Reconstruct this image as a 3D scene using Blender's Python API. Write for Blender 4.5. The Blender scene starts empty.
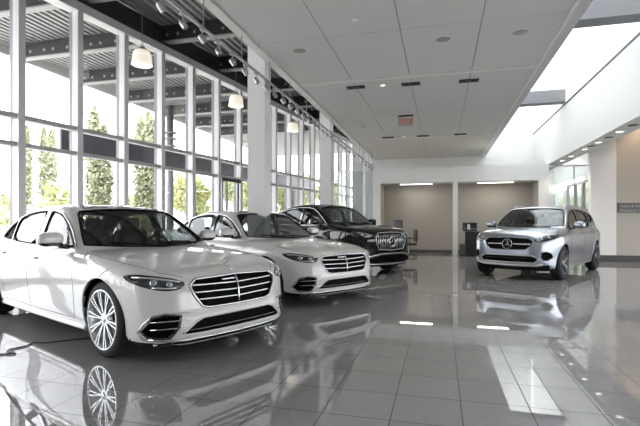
import bpy, bmesh, math, random
import numpy as np
from mathutils import Vector, Matrix

random.seed(7)
SC = bpy.context.scene
COL = SC.collection
PI = math.pi

# ------------------------------------------------------------------ materials
MATS = {}

def node_mat(name):
    m = bpy.data.materials.new(name)
    m.use_nodes = True
    nt = m.node_tree
    return m, nt, nt.nodes['Principled BSDF']

def pbr(name, col, rough=.5, metal=0., coat=0., spec=.5, noise=0., nscale=40., emit=None, estr=0., bump=0., coatr=.03):
    m, nt, b = node_mat(name)
    b.inputs['Base Color'].default_value = (*col, 1)
    b.inputs['Roughness'].default_value = rough
    b.inputs['Metallic'].default_value = metal
    b.inputs['Coat Weight'].default_value = coat
    b.inputs['Coat Roughness'].default_value = coatr
    b.inputs['Specular IOR Level'].default_value = spec
    if emit:
        b.inputs['Emission Color'].default_value = (*emit, 1)
        b.inputs['Emission Strength'].default_value = estr
    if noise or bump:
        tc = nt.nodes.new('ShaderNodeTexCoord')
        n = nt.nodes.new('ShaderNodeTexNoise')
        n.inputs['Scale'].default_value = nscale
        n.inputs['Detail'].default_value = 4
        nt.links.new(tc.outputs['Object'], n.inputs['Vector'])
        if noise:
            mx = nt.nodes.new('ShaderNodeMix'); mx.data_type = 'RGBA'
            mx.inputs[6].default_value = (*[c * (1 - noise) for c in col], 1)
            mx.inputs[7].default_value = (*[min(1, c * (1 + noise)) for c in col], 1)
            nt.links.new(n.outputs['Fac'], mx.inputs[0])
            nt.links.new(mx.outputs[2], b.inputs['Base Color'])
        if bump:
            bp = nt.nodes.new('ShaderNodeBump')
            bp.inputs['Strength'].default_value = bump
            bp.inputs['Distance'].default_value = .01
            nt.links.new(n.outputs['Fac'], bp.inputs['Height'])
            nt.links.new(bp.outputs['Normal'], b.inputs['Normal'])
    MATS[name] = m
    return m

def glass_mat(name, tint, rough=0., ior=1.5, refl=1.0):
    """thin architectural pane: tinted see-through mixed with a mirror by the Fresnel law"""
    m = bpy.data.materials.new(name); m.use_nodes = True
    nt = m.node_tree; nt.nodes.clear()
    out = nt.nodes.new('ShaderNodeOutputMaterial')
    tr = nt.nodes.new('ShaderNodeBsdfTransparent'); tr.inputs[0].default_value = (*tint, 1)
    gl = nt.nodes.new('ShaderNodeBsdfGlossy'); gl.inputs['Color'].default_value = (refl, refl, refl, 1)
    gl.inputs['Roughness'].default_value = rough
    ge = nt.nodes.new('ShaderNodeNewGeometry')
    dt = nt.nodes.new('ShaderNodeVectorMath'); dt.operation = 'DOT_PRODUCT'
    nt.links.new(ge.outputs['Incoming'], dt.inputs[0]); nt.links.new(ge.outputs['Normal'], dt.inputs[1])
    def mth(op, a, b=None):
        n = nt.nodes.new('ShaderNodeMath'); n.operation = op; n.use_clamp = op != 'ABSOLUTE'
        for i, q in enumerate((a, b)):
            if q is None: continue
            if isinstance(q, (int, float)): n.inputs[i].default_value = q
            else: nt.links.new(q, n.inputs[i])
        return n.outputs[0]
    f0 = ((ior - 1) / (ior + 1)) ** 2
    fr = mth('ADD', mth('MULTIPLY', mth('POWER', mth('SUBTRACT', 1., mth('ABSOLUTE', dt.outputs['Value'])), 5.), 1 - f0), f0)
    mx = nt.nodes.new('ShaderNodeMixShader')
    nt.links.new(fr, mx.inputs[0]); nt.links.new(tr.outputs[0], mx.inputs[1])
    nt.links.new(gl.outputs[0], mx.inputs[2]); nt.links.new(mx.outputs[0], out.inputs[0])
    MATS[name] = m
    return m

# ------------------------------------------------------------------ objects
def tag(o, label=None, cat=None, group=None, kind=None):
    if label: o['label'] = label
    if cat: o['category'] = cat
    if group: o['group'] = group
    if kind: o['kind'] = kind
    return o

def empty(name, loc=(0, 0, 0), rz=0, parent=None):
    o = bpy.data.objects.new(name, None)
    COL.objects.link(o); o.location = loc; o.rotation_euler = (0, 0, rz)
    o.empty_display_size = .2
    if parent: o.parent = parent
    return o

def mesh_obj(name, me, mat, parent=None, smooth=False):
    o = bpy.data.objects.new(name, me)
    COL.objects.link(o)
    if mat: me.materials.append(mat)
    if parent: o.parent = parent
    if smooth:
        me.polygons.foreach_set('use_smooth', [True] * len(me.polygons))
    return o

class MB:
    """collects shapes into one bmesh, then links them as one mesh object"""
    def __init__(self): self.bm = bmesh.new()
    def box(self, lo, hi, bev=0., rot=None, seg=2):
        lo = Vector(lo); hi = Vector(hi)
        r = bmesh.ops.create_cube(self.bm, size=1.)
        vs = r['verts']; c = (lo + hi) / 2; s = hi - lo
        for v in vs: v.co = Vector((v.co.x * s.x, v.co.y * s.y, v.co.z * s.z))
        if bev:
            es = list({e for v in vs for e in v.link_edges})
            rr = bmesh.ops.bevel(self.bm, geom=es, offset=bev, segments=seg, affect='EDGES', profile=.5)
            vs = list({v for v in rr['verts']} | {v for v in vs if v.is_valid})
        for v in vs:
            if rot: v.co = rot @ v.co
            v.co += c
        return self
    def beam(self, p, q, w, h, up=(0, 0, 1)):
        """rectangular bar from p to q"""
        p = Vector(p); q = Vector(q); d = (q - p).normalized()
        s = d.cross(Vector(up)); s = s.normalized() if s.length > 1e-4 else Vector((1, 0, 0))
        u = s.cross(d)
        vs = []
        for e in (p, q):
            for a, b in ((-1, -1), (1, -1), (1, 1), (-1, 1)):
                vs.append(self.bm.verts.new(e + s * a * w / 2 + u * b * h / 2))
        for f in ((3, 2, 1, 0), (4, 5, 6, 7), (0, 1, 5, 4), (1, 2, 6, 5), (2, 3, 7, 6), (3, 0, 4, 7)):
            self.bm.faces.new([vs[i] for i in f])
        return self
    def tube(self, pts, r, n=8, closed=False, cap=True, rz=None):
        pts = [Vector(p) for p in pts]
        m = len(pts); rings = []; prev = None
        for i, p in enumerate(pts):
            a = pts[(i - 1) % m] if (closed or i > 0) else p
            b = pts[(i + 1) % m] if (closed or i < m - 1) else p
            t = (b - a)
            t = t.normalized() if t.length > 1e-9 else Vector((1, 0, 0))
            if prev is None:
                ref = Vector((0, 0, 1)) if abs(t.z) < .9 else Vector((1, 0, 0))
                u = ref - t * ref.dot(t)
            else:
                u = prev - t * prev.dot(t)
            u.normalize(); prev = u
            w = t.cross(u)
            rr = r[i] if isinstance(r, (list, tuple)) else r
            r2 = rz if rz else rr
            rings.append([self.bm.verts.new(p + u * r2 * math.cos(2 * PI * k / n) + w * rr * math.sin(2 * PI * k / n)) for k in range(n)])
        for i in range(m if closed else m - 1):
            A, B = rings[i], rings[(i + 1) % m]
            for k in range(n):
                self.bm.faces.new((A[k], A[(k + 1) % n], B[(k + 1) % n], B[k]))
        if cap and not closed:
            self.bm.faces.new(rings[0][::-1]); self.bm.faces.new(rings[-1])
        return self
    def lathe(self, prof, n=32, axis='z', closed=False, c=(0, 0, 0)):
        """prof: list of (r, h)"""
        c = Vector(c); rings = []
        def P(r, h, a):
            if axis == 'z': return c + Vector((r * math.cos(a), r * math.sin(a), h))
            if axis == 'y': return c + Vector((r * math.cos(a), h, r * math.sin(a)))
            return c + Vector((h, r * math.cos(a), r * math.sin(a)))
        for r, h in prof:
            if r < 1e-6: rings.append([self.bm.verts.new(P(0, h, 0))])
            else: rings.append([self.bm.verts.new(P(r, h, 2 * PI * k / n)) for k in range(n)])
        m = len(rings)
        for i in range(m if closed else m - 1):
            A, B = rings[i], rings[(i + 1) % m]
            for k in range(n):
                k2 = (k + 1) % n
                if len(A) == 1 and len(B) == 1: continue
                if len(A) == 1: self.bm.faces.new((A[0], B[k], B[k2]))
                elif len(B) == 1: self.bm.faces.new((A[k], B[0], A[k2]))
                else: self.bm.faces.new((A[k], A[k2], B[k2], B[k]))
        return self
    def prism(self, poly, axis, a, b):
        """2D polygon extruded along an axis from a to b"""
        def P(u, v, w):
            return {'x': (w, u, v), 'y': (u, w, v), 'z': (u, v, w)}[axis]
        A = [self.bm.verts.new(P(u, v, a)) for u, v in poly]
        B = [self.bm.verts.new(P(u, v, b)) for u, v in poly]
        n = len(poly)
        self.bm.faces.new(A); self.bm.faces.new(B[::-1])
        for i in range(n):
            self.bm.faces.new((A[i], B[i], B[(i + 1) % n], A[(i + 1) % n]))
        return self
    def sphere(self, c, r, sub=2):
        rr = bmesh.ops.create_icosphere(self.bm, subdivisions=sub, radius=1.)
        r = (r, r, r) if not isinstance(r, (tuple, list)) else r
        for v in rr['verts']: v.co = Vector((v.co.x * r[0], v.co.y * r[1], v.co.z * r[2])) + Vector(c)
        return self
    def quad(self, *ps):
        self.bm.faces.new([self.bm.verts.new(p) for p in ps]); return self
    def build(self, name, mat, parent=None, smooth=False, angle=None):
        bmesh.ops.recalc_face_normals(self.bm, faces=self.bm.faces)
        me = bpy.data.meshes.new(name)
        self.bm.to_mesh(me); self.bm.free()
        o = mesh_obj(name, me, mat, parent, smooth or angle is not None)
        if angle is not None:
            me.set_sharp_from_angle(angle=math.radians(angle))
        return o

# ------------------------------------------------------------------ implicit surfaces
def smin(a, b, k):
    h = np.maximum(k - np.abs(a - b), 0) / k
    return np.minimum(a, b) - h * h * k * .25

def smax(a, b, k): return -smin(-a, -b, k)

def curve(pts, sig=.05, n=900):
    """smooth table through (x, y) points: monotone cubic, then blurred by sig"""
    pts = sorted(pts); X = np.array([p[0] for p in pts], float); Y = np.array([p[1] for p in pts], float)
    h = np.diff(X); d = np.diff(Y) / h
    m = np.zeros(len(X)); m[0], m[-1] = d[0], d[-1]
    for i in range(1, len(X) - 1):
        if d[i - 1] * d[i] > 0:
            w1 = 2 * h[i] + h[i - 1]; w2 = h[i] + 2 * h[i - 1]
            m[i] = (w1 + w2) / (w1 / d[i - 1] + w2 / d[i])
    xs = np.linspace(X[0], X[-1], n); i = np.clip(np.searchsorted(X, xs, 'right') - 1, 0, len(h) - 1)
    t = (xs - X[i]) / h[i]
    ys = ((1 + 2 * t) * (1 - t) ** 2 * Y[i] + t * (1 - t) ** 2 * h[i] * m[i] + t * t * (3 - 2 * t) * Y[i + 1] + t * t * (t - 1) * h[i] * m[i + 1])
    dx = xs[1] - xs[0]; kn = int(3 * sig / dx)
    if kn > 0:
        k = np.exp(-.5 * (np.arange(-kn, kn + 1) * dx / sig) ** 2); k /= k.sum()
        e0 = ys[0] - (ys[1] - ys[0]) * np.arange(kn, 0, -1); e1 = ys[-1] + (ys[-1] - ys[-2]) * np.arange(1, kn + 1)
        ys = np.convolve(np.concatenate([e0, ys, e1]), k, 'valid')
    s0 = (ys[1] - ys[0]) / dx; s1 = (ys[-1] - ys[-2]) / dx
    def fn(x):
        r = np.interp(x, xs, ys)
        return r + np.where(x < xs[0], (x - xs[0]) * s0, 0) + np.where(x > xs[-1], (x - xs[-1]) * s1, 0)
    return fn

def poly_sdf(u, v, poly):
    """signed distance to a 2D polygon (negative inside)"""
    d = np.full(u.shape, 1e9); s = np.zeros(u.shape, bool); n = len(poly)
    for i in range(n):
        ax, ay = poly[i]; bx, by = poly[i - 1]
        ex, ey = bx - ax, by - ay; wx, wy = u - ax, v - ay
        t = np.clip((wx * ex + wy * ey) / (ex * ex + ey * ey + 1e-12), 0, 1)
        d = np.minimum(d, (wx - ex * t) ** 2 + (wy - ey * t) ** 2)
        c = ((ay > v) != (by > v))
        if abs(ey) > 1e-9:
            s ^= c & (u < ex * (v - ay) / ey + ax)
    d = np.sqrt(d)
    return np.where(s, -d, d)

def grad(f, p, e=.003):
    g = np.empty_like(p)
    for a in range(3):
        q = p.copy(); q[:, a] += e; r = p.copy(); r[:, a] -= e
        g[:, a] = (f(q[:, 0], q[:, 1], q[:, 2]) - f(r[:, 0], r[:, 1], r[:, 2])) / (2 * e)
    return g

def surface_nets(f, lo, hi, h):
    xs, ys, zs = [np.arange(lo[a], hi[a] + h, h) for a in range(3)]
    nx, ny, nz = len(xs), len(ys), len(zs)
    V = np.empty((nx, ny, nz))
    Yg, Zg = np.meshgrid(ys, zs, indexing='ij')
    for i in range(0, nx, 24):
        xx = xs[i:i + 24]
        X = np.broadcast_to(xx[:, None, None], (len(xx), ny, nz)).copy()
        V[i:i + 24] = f(X, np.broadcast_to(Yg, X.shape).copy(), np.broadcast_to(Zg, X.shape).copy())
    S = V < 0
    acc = np.zeros((nx - 1, ny - 1, nz - 1, 3)); cnt = np.zeros((nx - 1, ny - 1, nz - 1))
    corners = [(a, b, c) for a in (0, 1) for b in (0, 1) for c in (0, 1)]
    for A in corners:
        for ax in range(3):
            if A[ax] == 1: continue
            B = list(A); B[ax] = 1
            sl = lambda C: tuple(slice(C[k], C[k] + (nx, ny, nz)[k] - 1) for k in range(3))
            va, vb = V[sl(A)], V[sl(B)]
            m = S[sl(A)] != S[sl(B)]
            t = np.where(m, va / np.where(m, va - vb, 1), 0)
            for k in range(3):
                acc[..., k] += np.where(m, (A[k] + (t if k == ax else 0)), 0)
            cnt += m
    idx = np.full(cnt.shape, -1); act = cnt > 0
    I = np.argwhere(act); idx[act] = np.arange(len(I))
    P = (I + acc[act] / cnt[act][:, None]) * h + np.array([xs[0], ys[0], zs[0]])
    quads = []
    for ax in range(3):
        a1, a2 = (ax + 1) % 3, (ax + 2) % 3
        sa = [slice(None)] * 3; sb = [slice(None)] * 3
        sa[ax] = slice(0, -1); sb[ax] = slice(1, None)
        m = S[tuple(sa)] != S[tuple(sb)]
        E = np.argwhere(m)
        ok = (E[:, a1] > 0) & (E[:, a2] > 0) & (E[:, a1] < (nx, ny, nz)[a1] - 1) & (E[:, a2] < (nx, ny, nz)[a2] - 1)
        E = E[ok]; ins = S[tuple(E.T)]
        o = np.zeros(3, int)
        def cell(d1, d2):
            q = E.copy(); q[:, a1] -= d1; q[:, a2] -= d2
            return idx[tuple(q.T)]
        q = np.stack([cell(1, 1), cell(0, 1), cell(0, 0), cell(1, 0)], 1)
        q[~ins] = q[~ins][:, ::-1]
        quads.append(q)
    Q = np.concatenate(quads)
    for _ in range(4):
        g = grad(f, P); v = f(P[:, 0], P[:, 1], P[:, 2])
        st = (v / np.maximum((g * g).sum(1), .05))[:, None] * g
        L = np.linalg.norm(st, axis=1, keepdims=True)
        P = P - st * np.minimum(1, .6 * h / np.maximum(L, 1e-9)) * .9
    N = grad(f, P); N /= np.maximum(np.linalg.norm(N, axis=1, keepdims=True), 1e-9)
    return P, Q, N

def np_mesh(name, P, Q, N=None):
    used = np.unique(Q); re = np.full(len(P), -1); re[used] = np.arange(len(used))
    Q = re[Q]; P = P[used]
    me = bpy.data.meshes.new(name)
    me.vertices.add(len(P)); me.vertices.foreach_set('co', P.ravel())
    me.loops.add(Q.size); me.loops.foreach_set('vertex_index', Q.ravel())
    me.polygons.add(len(Q)); me.polygons.foreach_set('loop_start', np.arange(0, Q.size, Q.shape[1]))
    me.update(calc_edges=True); me.validate()
    me.polygons.foreach_set('use_smooth', [True] * len(me.polygons))
    if N is not None and len(me.vertices) == len(P):
        me.normals_split_custom_set_from_vertices(N[used].tolist())
    return me

def shoot(f, U, V, view, far=4., near=0., n=260, iso=0.):
    """project 2D points onto an implicit surface along a view direction, first hit from outside"""
    U = np.asarray(U, float); V = np.asarray(V, float)
    t = np.linspace(far, near, n)
    def pos(T):
        if view == 'front': return T, np.broadcast_to(U[:, None], T.shape), np.broadcast_to(V[:, None], T.shape)
        if view == 'rear': return -T, np.broadcast_to(U[:, None], T.shape), np.broadcast_to(V[:, None], T.shape)
        if view == 'left': return np.broadcast_to(U[:, None], T.shape), T, np.broadcast_to(V[:, None], T.shape)
        if view == 'right': return np.broadcast_to(U[:, None], T.shape), -T, np.broadcast_to(V[:, None], T.shape)
        return np.broadcast_to(U[:, None], T.shape), np.broadcast_to(V[:, None], T.shape), T
    T = np.broadcast_to(t[None, :], (len(U), n)).copy()
    F = f(*[np.array(a) for a in pos(T)]) - iso
    ins = F < 0; has = ins.any(1)
    k = np.where(has, ins.argmax(1), F.argmin(1)); k = np.maximum(k, 1)
    a = t[k - 1].copy(); b = t[k].copy()
    for _ in range(22):
        m = (a + b) / 2
        v = f(*[np.array(q) for q in pos(m[:, None])])[:, 0] - iso
        ou = v > 0
        a = np.where(ou, m, a); b = np.where(ou, b, m)
    r = np.where(has, (a + b) / 2, t[k])
    x, y, z = pos(r[:, None])
    return np.stack([x[:, 0], y[:, 0], z[:, 0]], 1)

def densify(poly, step=.03, closed=True):
    out = []; n = len(poly)
    for i in range(n if closed else n - 1):
        a = poly[i]; b = poly[(i + 1) % n]
        m = max(1, int(math.hypot(b[0] - a[0], b[1] - a[1]) / step))
        for k in range(m): out.append((a[0] + (b[0] - a[0]) * k / m, a[1] + (b[1] - a[1]) * k / m))
    if not closed: out.append(poly[-1])
    return out

def smooth_poly(poly, it=1):
    """cut corners (Chaikin) on a closed outline"""
    for _ in range(it):
        o = []
        for i in range(len(poly)):
            a = poly[i]; b = poly[(i + 1) % len(poly)]
            o += [(a[0] * .8 + b[0] * .2, a[1] * .8 + b[1] * .2), (a[0] * .2 + b[0] * .8, a[1] * .2 + b[1] * .8)]
        poly = o
    return poly

def patch(name, f, poly, view, mat, parent, iso=.003, g=.04, skirt=.012, near=0., far=4.):
    """a panel lying on the implicit surface inside a 2D outline, with a rim that gives it thickness"""
    bm = bmesh.new()
    bm.faces.new([bm.verts.new((u, v, 0)) for u, v in densify(poly, g * .8)])
    us = [p[0] for p in poly]; vs = [p[1] for p in poly]
    for a, lo, hi in ((0, min(us), max(us)), (1, min(vs), max(vs))):
        k = lo + g * .53
        while k < hi:
            co = [0, 0, 0]; co[a] = k; no = [0, 0, 0]; no[a] = 1
            bmesh.ops.bisect_plane(bm, geom=bm.verts[:] + bm.edges[:] + bm.faces[:], plane_co=co, plane_no=no, dist=1e-5)
            k += g
    bmesh.ops.triangulate(bm, faces=bm.faces[:])
    bm.verts.ensure_lookup_table()
    P = shoot(f, [v.co.x for v in bm.verts], [v.co.y for v in bm.verts], view, far, near, iso=iso)
    G = grad(f, P); G /= np.maximum(np.linalg.norm(G, axis=1, keepdims=True), 1e-9)
    for v, p in zip(bm.verts, P): v.co = p
    be = [e for e in bm.edges if len(e.link_faces) == 1]
    nv = len(bm.verts)
    if skirt:
        m = {}
        for e in be:
            for v in e.verts:
                if v not in m: m[v] = bm.verts.new(v.co - Vector(G[v.index]) * skirt)
        for e in be:
            bm.faces.new((e.verts[0], e.verts[1], m[e.verts[1]], m[e.verts[0]]))
    # orient the panel outwards
    bm.normal_update()
    for fc in bm.faces:
        i = [v.index for v in fc.verts if 0 <= v.index < nv]
        gsum = Vector(G[i].sum(0))
        if len(i) == 3 and fc.normal.dot(gsum) < 0: fc.normal_flip()
    me = bpy.data.meshes.new(name); bm.to_mesh(me); bm.free()
    o = mesh_obj(name, me, mat, parent, True)
    me.set_sharp_from_angle(angle=math.radians(50))
    return o

def strip(mb, f, line, view, r, iso=.0, closed=False, step=.03, n=6, near=0., far=4.):
    """adds a round bead following a 2D line over the implicit surface"""
    L = densify(line, step, closed)
    P = shoot(f, [p[0] for p in L], [p[1] for p in L], view, far, near, iso=iso)
    mb.tube([tuple(p) for p in P], r, n=n, closed=closed)
    return mb

def copy_tree(o, parent=None):
    c = o.copy(); COL.objects.link(c)
    if parent: c.parent = parent
    for ch in list(o.children): copy_tree(ch, c)
    return c
# ------------------------------------------------------------------ cars
def car_fields(S):
    T = curve(S['T'], .06); W = curve(S['W'], .03); Pt = curve(S['P'], .08)
    NZ = curve(S['NZ'], .02); RZ = curve(S['RZ'], .03); ZB = curve(S['ZB'], .05)
    TG = curve(S['TG'], S.get('tgs', .05)); GB = curve(S['GB'], .08)
    wb = S['WB'] / 2; R = S['arch']; zr = S['tyre']
    b2, b6, bp = S['bow']; r2, r6 = S['rbow']; cr = S['crown']; cg = S['gcrown']; bg = S['gbow']
    hw = S['hw']
    def tub(x, y, z):
        ay = np.abs(y); t = ay / hw
        top = z - (T(x) - cr * t * t)
        sl = (T(x + .02) - T(x - .02)) / .04
        top = top / np.sqrt(1 + sl * sl)
        side = ay - W(z) * Pt(x) - S['flare'] * (np.exp(-((x - wb) / .42) ** 2) + np.exp(-((x + wb) / .42) ** 2)) * np.exp(-((z - .62) / .3) ** 2)
        fr = x - (NZ(z) - b2 * t * t - b6 * t ** bp)
        fr = fr / np.sqrt(1 + ((2 * b2 * t + bp * b6 * t ** (bp - 1)) / hw) ** 2)
        rr = (RZ(z) + r2 * t * t + r6 * t ** 6) - x
        rr = rr / np.sqrt(1 + ((2 * r2 * t + 6 * r6 * t ** 5) / hw) ** 2)
        bot = ZB(x) - z
        f = smax(side, top, S['kst'])
        f = smax(f, fr, .09)
        f = smax(f, rr, .09)
        return smax(f, bot, .06)
    def gh(x, y, z, k=.07):
        ay = np.abs(y)
        xs = x + bg * ay * ay * np.tanh((x - S['gmid']) / .5)
        sl = (TG(xs + .02) - TG(xs - .02)) / .04
        top = (z - TG(xs) + cg * ay * ay) / np.sqrt(1 + sl * sl)
        dz = z - S['belt']
        side = (ay - GB(x) + np.where(dz > 0, dz * S['tumble'] + .10 * dz * dz, -.12 * dz)) / math.sqrt(1 + S['tumble'] ** 2)
        f = smax(top, side, k)
        f = np.maximum(f, S['x0'] + S.get('tailcut', .2) - x)
        return np.maximum(f, S['belt'] - .35 - z)
    def outer(x, y, z):
        f = smin(tub(x, y, z), gh(x, y, z), S.get('kbelt', .03))
        return f
    def wheels(x, y, z):
        d = np.minimum(np.hypot(x - wb, z - zr), np.hypot(x + wb, z - zr)) - R
        return np.maximum(d, .52 - np.abs(y))
    def cavity(x, y, z):
        c = gh(x, y, z) + .045
        c = np.maximum(c, np.abs(y) - S['cabw'])
        c = np.maximum(c, x - S['fire']); c = np.maximum(c, S['cabr'] - x)
        return np.maximum(c, S['belt'] - .30 - z)
    wins = S['side_win']
    def openings(x, y, z):
        f = np.full(x.shape, 9.)
        m = (z > S['belt'] - .1)
        if m.any():
            xm, ym, zm = x[m], y[m], z[m]; d = np.full(xm.shape, 9.)
            for nm, p in wins:
                d = np.minimum(d, np.maximum(poly_sdf(xm, zm, p), .4 - np.abs(ym)))
            d = np.minimum(d, np.maximum(poly_sdf(ym, zm, mirror(S['wshield'])), .1 - xm))
            d = np.minimum(d, np.maximum(poly_sdf(ym, zm, mirror(S['rglass'])), xm + .8))
            f[m] = d
        return f
    def pockets(x, y, z):
        f = np.full(x.shape, 9.)
        m = (x > wb + .1) & (z < S['belt'] + .1)
        if m.any():
            xm, ym, zm = x[m], y[m], z[m]; d = np.full(xm.shape, 9.)
            o = outer(xm, ym, zm)
            for p, dep in S['pockets']:
                d = np.minimum(d, np.maximum(poly_sdf(np.abs(ym) if p[0][0] > .05 else ym, zm, p), -(o + dep)))
            f[m] = d
        return f
    def body(x, y, z):
        f = outer(x, y, z)
        f = smax(f, -wheels(x, y, z), .012)
        f = np.maximum(f, -cavity(x, y, z))
        f = np.maximum(f, -openings(x, y, z))
        return np.maximum(f, -pockets(x, y, z))
    return dict(outer=outer, body=body, wheels=wheels, cavity=cavity, tub=tub, gh=gh, T=T)

def islands(Q, s):
    """masks of the connected pieces among the selected quads"""
    if not s.any(): return []
    q = Q[s]; lab = np.arange(Q.max() + 1)
    while True:
        m = lab[q].min(1); new = lab.copy()
        np.minimum.at(new, q.ravel(), np.repeat(m, 4)); new = new[new]
        if (new == lab).all(): break
        lab = new
    out = []; root = lab[q[:, 0]]; ids = np.nonzero(s)[0]
    for r in np.unique(root):
        e = ids[root == r]
        if len(e) > 12 or len(out) == 0:
            m = np.zeros(len(s), bool); m[e] = True; out.append(m)
    return out

def mirror(half):
    """half outline given from the centre line outwards (y >= 0), closed into a symmetric outline"""
    return list(half) + [(-u, v) for u, v in reversed(half) if abs(u) > 1e-6]

def neg(poly): return [(-u, v) for u, v in poly]

def make_wheel(S, parent, x, side, spokes, style, mats):
    """wheel > tyre, rim, brake_disc; outer face looks along side * y"""
    w = empty('wheel', (x, side * S['track'], S['tyre']), 0 if side > 0 else PI, parent)
    R = S['tyre']; tw = S['tw']; rr = S['rim']
    m = MB()
    m.lathe([(rr - .012, 0), (rr + .006, .002), (rr + .02, .006), (R - .045, .003), (R - .02, -.008), (R - .004, -.03), (R, -.06), (R, -tw + .06), (R - .004, -tw + .03),
             (R - .03, -tw + .006), (rr + .02, -tw), (rr - .012, -tw + .01)], 48, 'y', closed=True)
    m.build('tyre', mats['tyre'], w, angle=50)
    m = MB()
    m.lathe([(rr - .004, -.004), (rr - .004, .006), (rr - .014, .007), (rr - .02, -.004), (rr - .03, -.03), (rr - .045, -tw + .02), (rr - .012, -tw + .012), (rr - .006, -.02)], 48, 'y', closed=True)
    m.lathe([(0, -.012), (.03, -.012), (.036, -.018), (.062, -.02), (.07, -.03), (.07, -.07), (0, -.07)], 24, 'y')
    n, twin, wd = spokes
    for k in range(n):
        a0 = 2 * PI * k / n + .1
        for da in ([-twin, twin] if twin else [0]):
            a1 = a0 + da * .55; a2 = a0 + da
            p = Vector((.055 * math.cos(a1), -.032, .055 * math.sin(a1)))
            q = Vector(((rr - .012) * math.cos(a2), -.012, (rr - .012) * math.sin(a2)))
            mid = (p + q) / 2 + Vector((0, .004, 0))
            m.beam(p, mid, wd * .85, .03, up=(0, 1, 0)); m.beam(mid, q, wd, .03, up=(0, 1, 0))
    m.build('rim', mats[style], w, angle=40)
    m = MB(); m.lathe([(0, -.09), (.17, -.09), (.17, -.115), (0, -.115)], 32, 'y')
    m.build('brake_disc', mats['disc'], w, angle=40)
    m = MB(); m.lathe([(0, -.007), (.024, -.008), (.03, -.013), (0, -.013)], 20, 'y')
    m.build('hub_cap', mats['chrome'], w, angle=40)
    return w

def star(name, r, mat, parent, loc, tilt=0.):
    """three pointed star in a ring, facing +x"""
    m = MB()
    ring = [(0, r * math.cos(a), r * math.sin(a)) for a in [2 * PI * k / 28 for k in range(28)]]
    m.tube(ring, r * .075, 6, closed=True)
    for k in range(3):
        a = PI / 2 + 2 * PI * k / 3
        tip = Vector((0, r * .97 * math.cos(a), r * .97 * math.sin(a)))
        s1 = Vector((0, r * .17 * math.cos(a + PI / 3), r * .17 * math.sin(a + PI / 3)))
        s2 = Vector((0, r * .17 * math.cos(a - PI / 3), r * .17 * math.sin(a - PI / 3)))
        c = Vector((r * .12, 0, 0)); b = Vector((-r * .05, 0, 0))
        V = [m.bm.verts.new(v) for v in (tip, s1, c, s2, b)]
        m.bm.faces.new((V[0], V[1], V[2])); m.bm.faces.new((V[0], V[2], V[3]))
        m.bm.faces.new((V[0], V[4], V[1])); m.bm.faces.new((V[0], V[3], V[4]))
    o = m.build(name, mat, parent)
    o.location = loc; o.rotation_euler = (0, tilt, 0)
    return o

def make_seat(parent, x, y, mat):
    s = empty('seat', (x, y, 0), 0, parent)
    m = MB(); m.box((-.26, -.25, .42), (.26, .25, .58), .06, seg=3); m.build('seat_cushion', mat, s, angle=40)
    m = MB(); m.box((-.07, -.24, -.33), (.07, .24, .33), .06, rot=Matrix.Rotation(-.3, 3, 'Y'), seg=3)
    o = m.build('seat_back', mat, s, angle=40); o.location = (-.33, 0, .85)
    m = MB(); m.box((-.05, -.13, -.09), (.05, .13, .09), .045, seg=3)
    o = m.build('headrest', mat, s, angle=40); o.location = (-.44, 0, S_HEAD)
    return s
S_HEAD = 1.24

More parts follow.
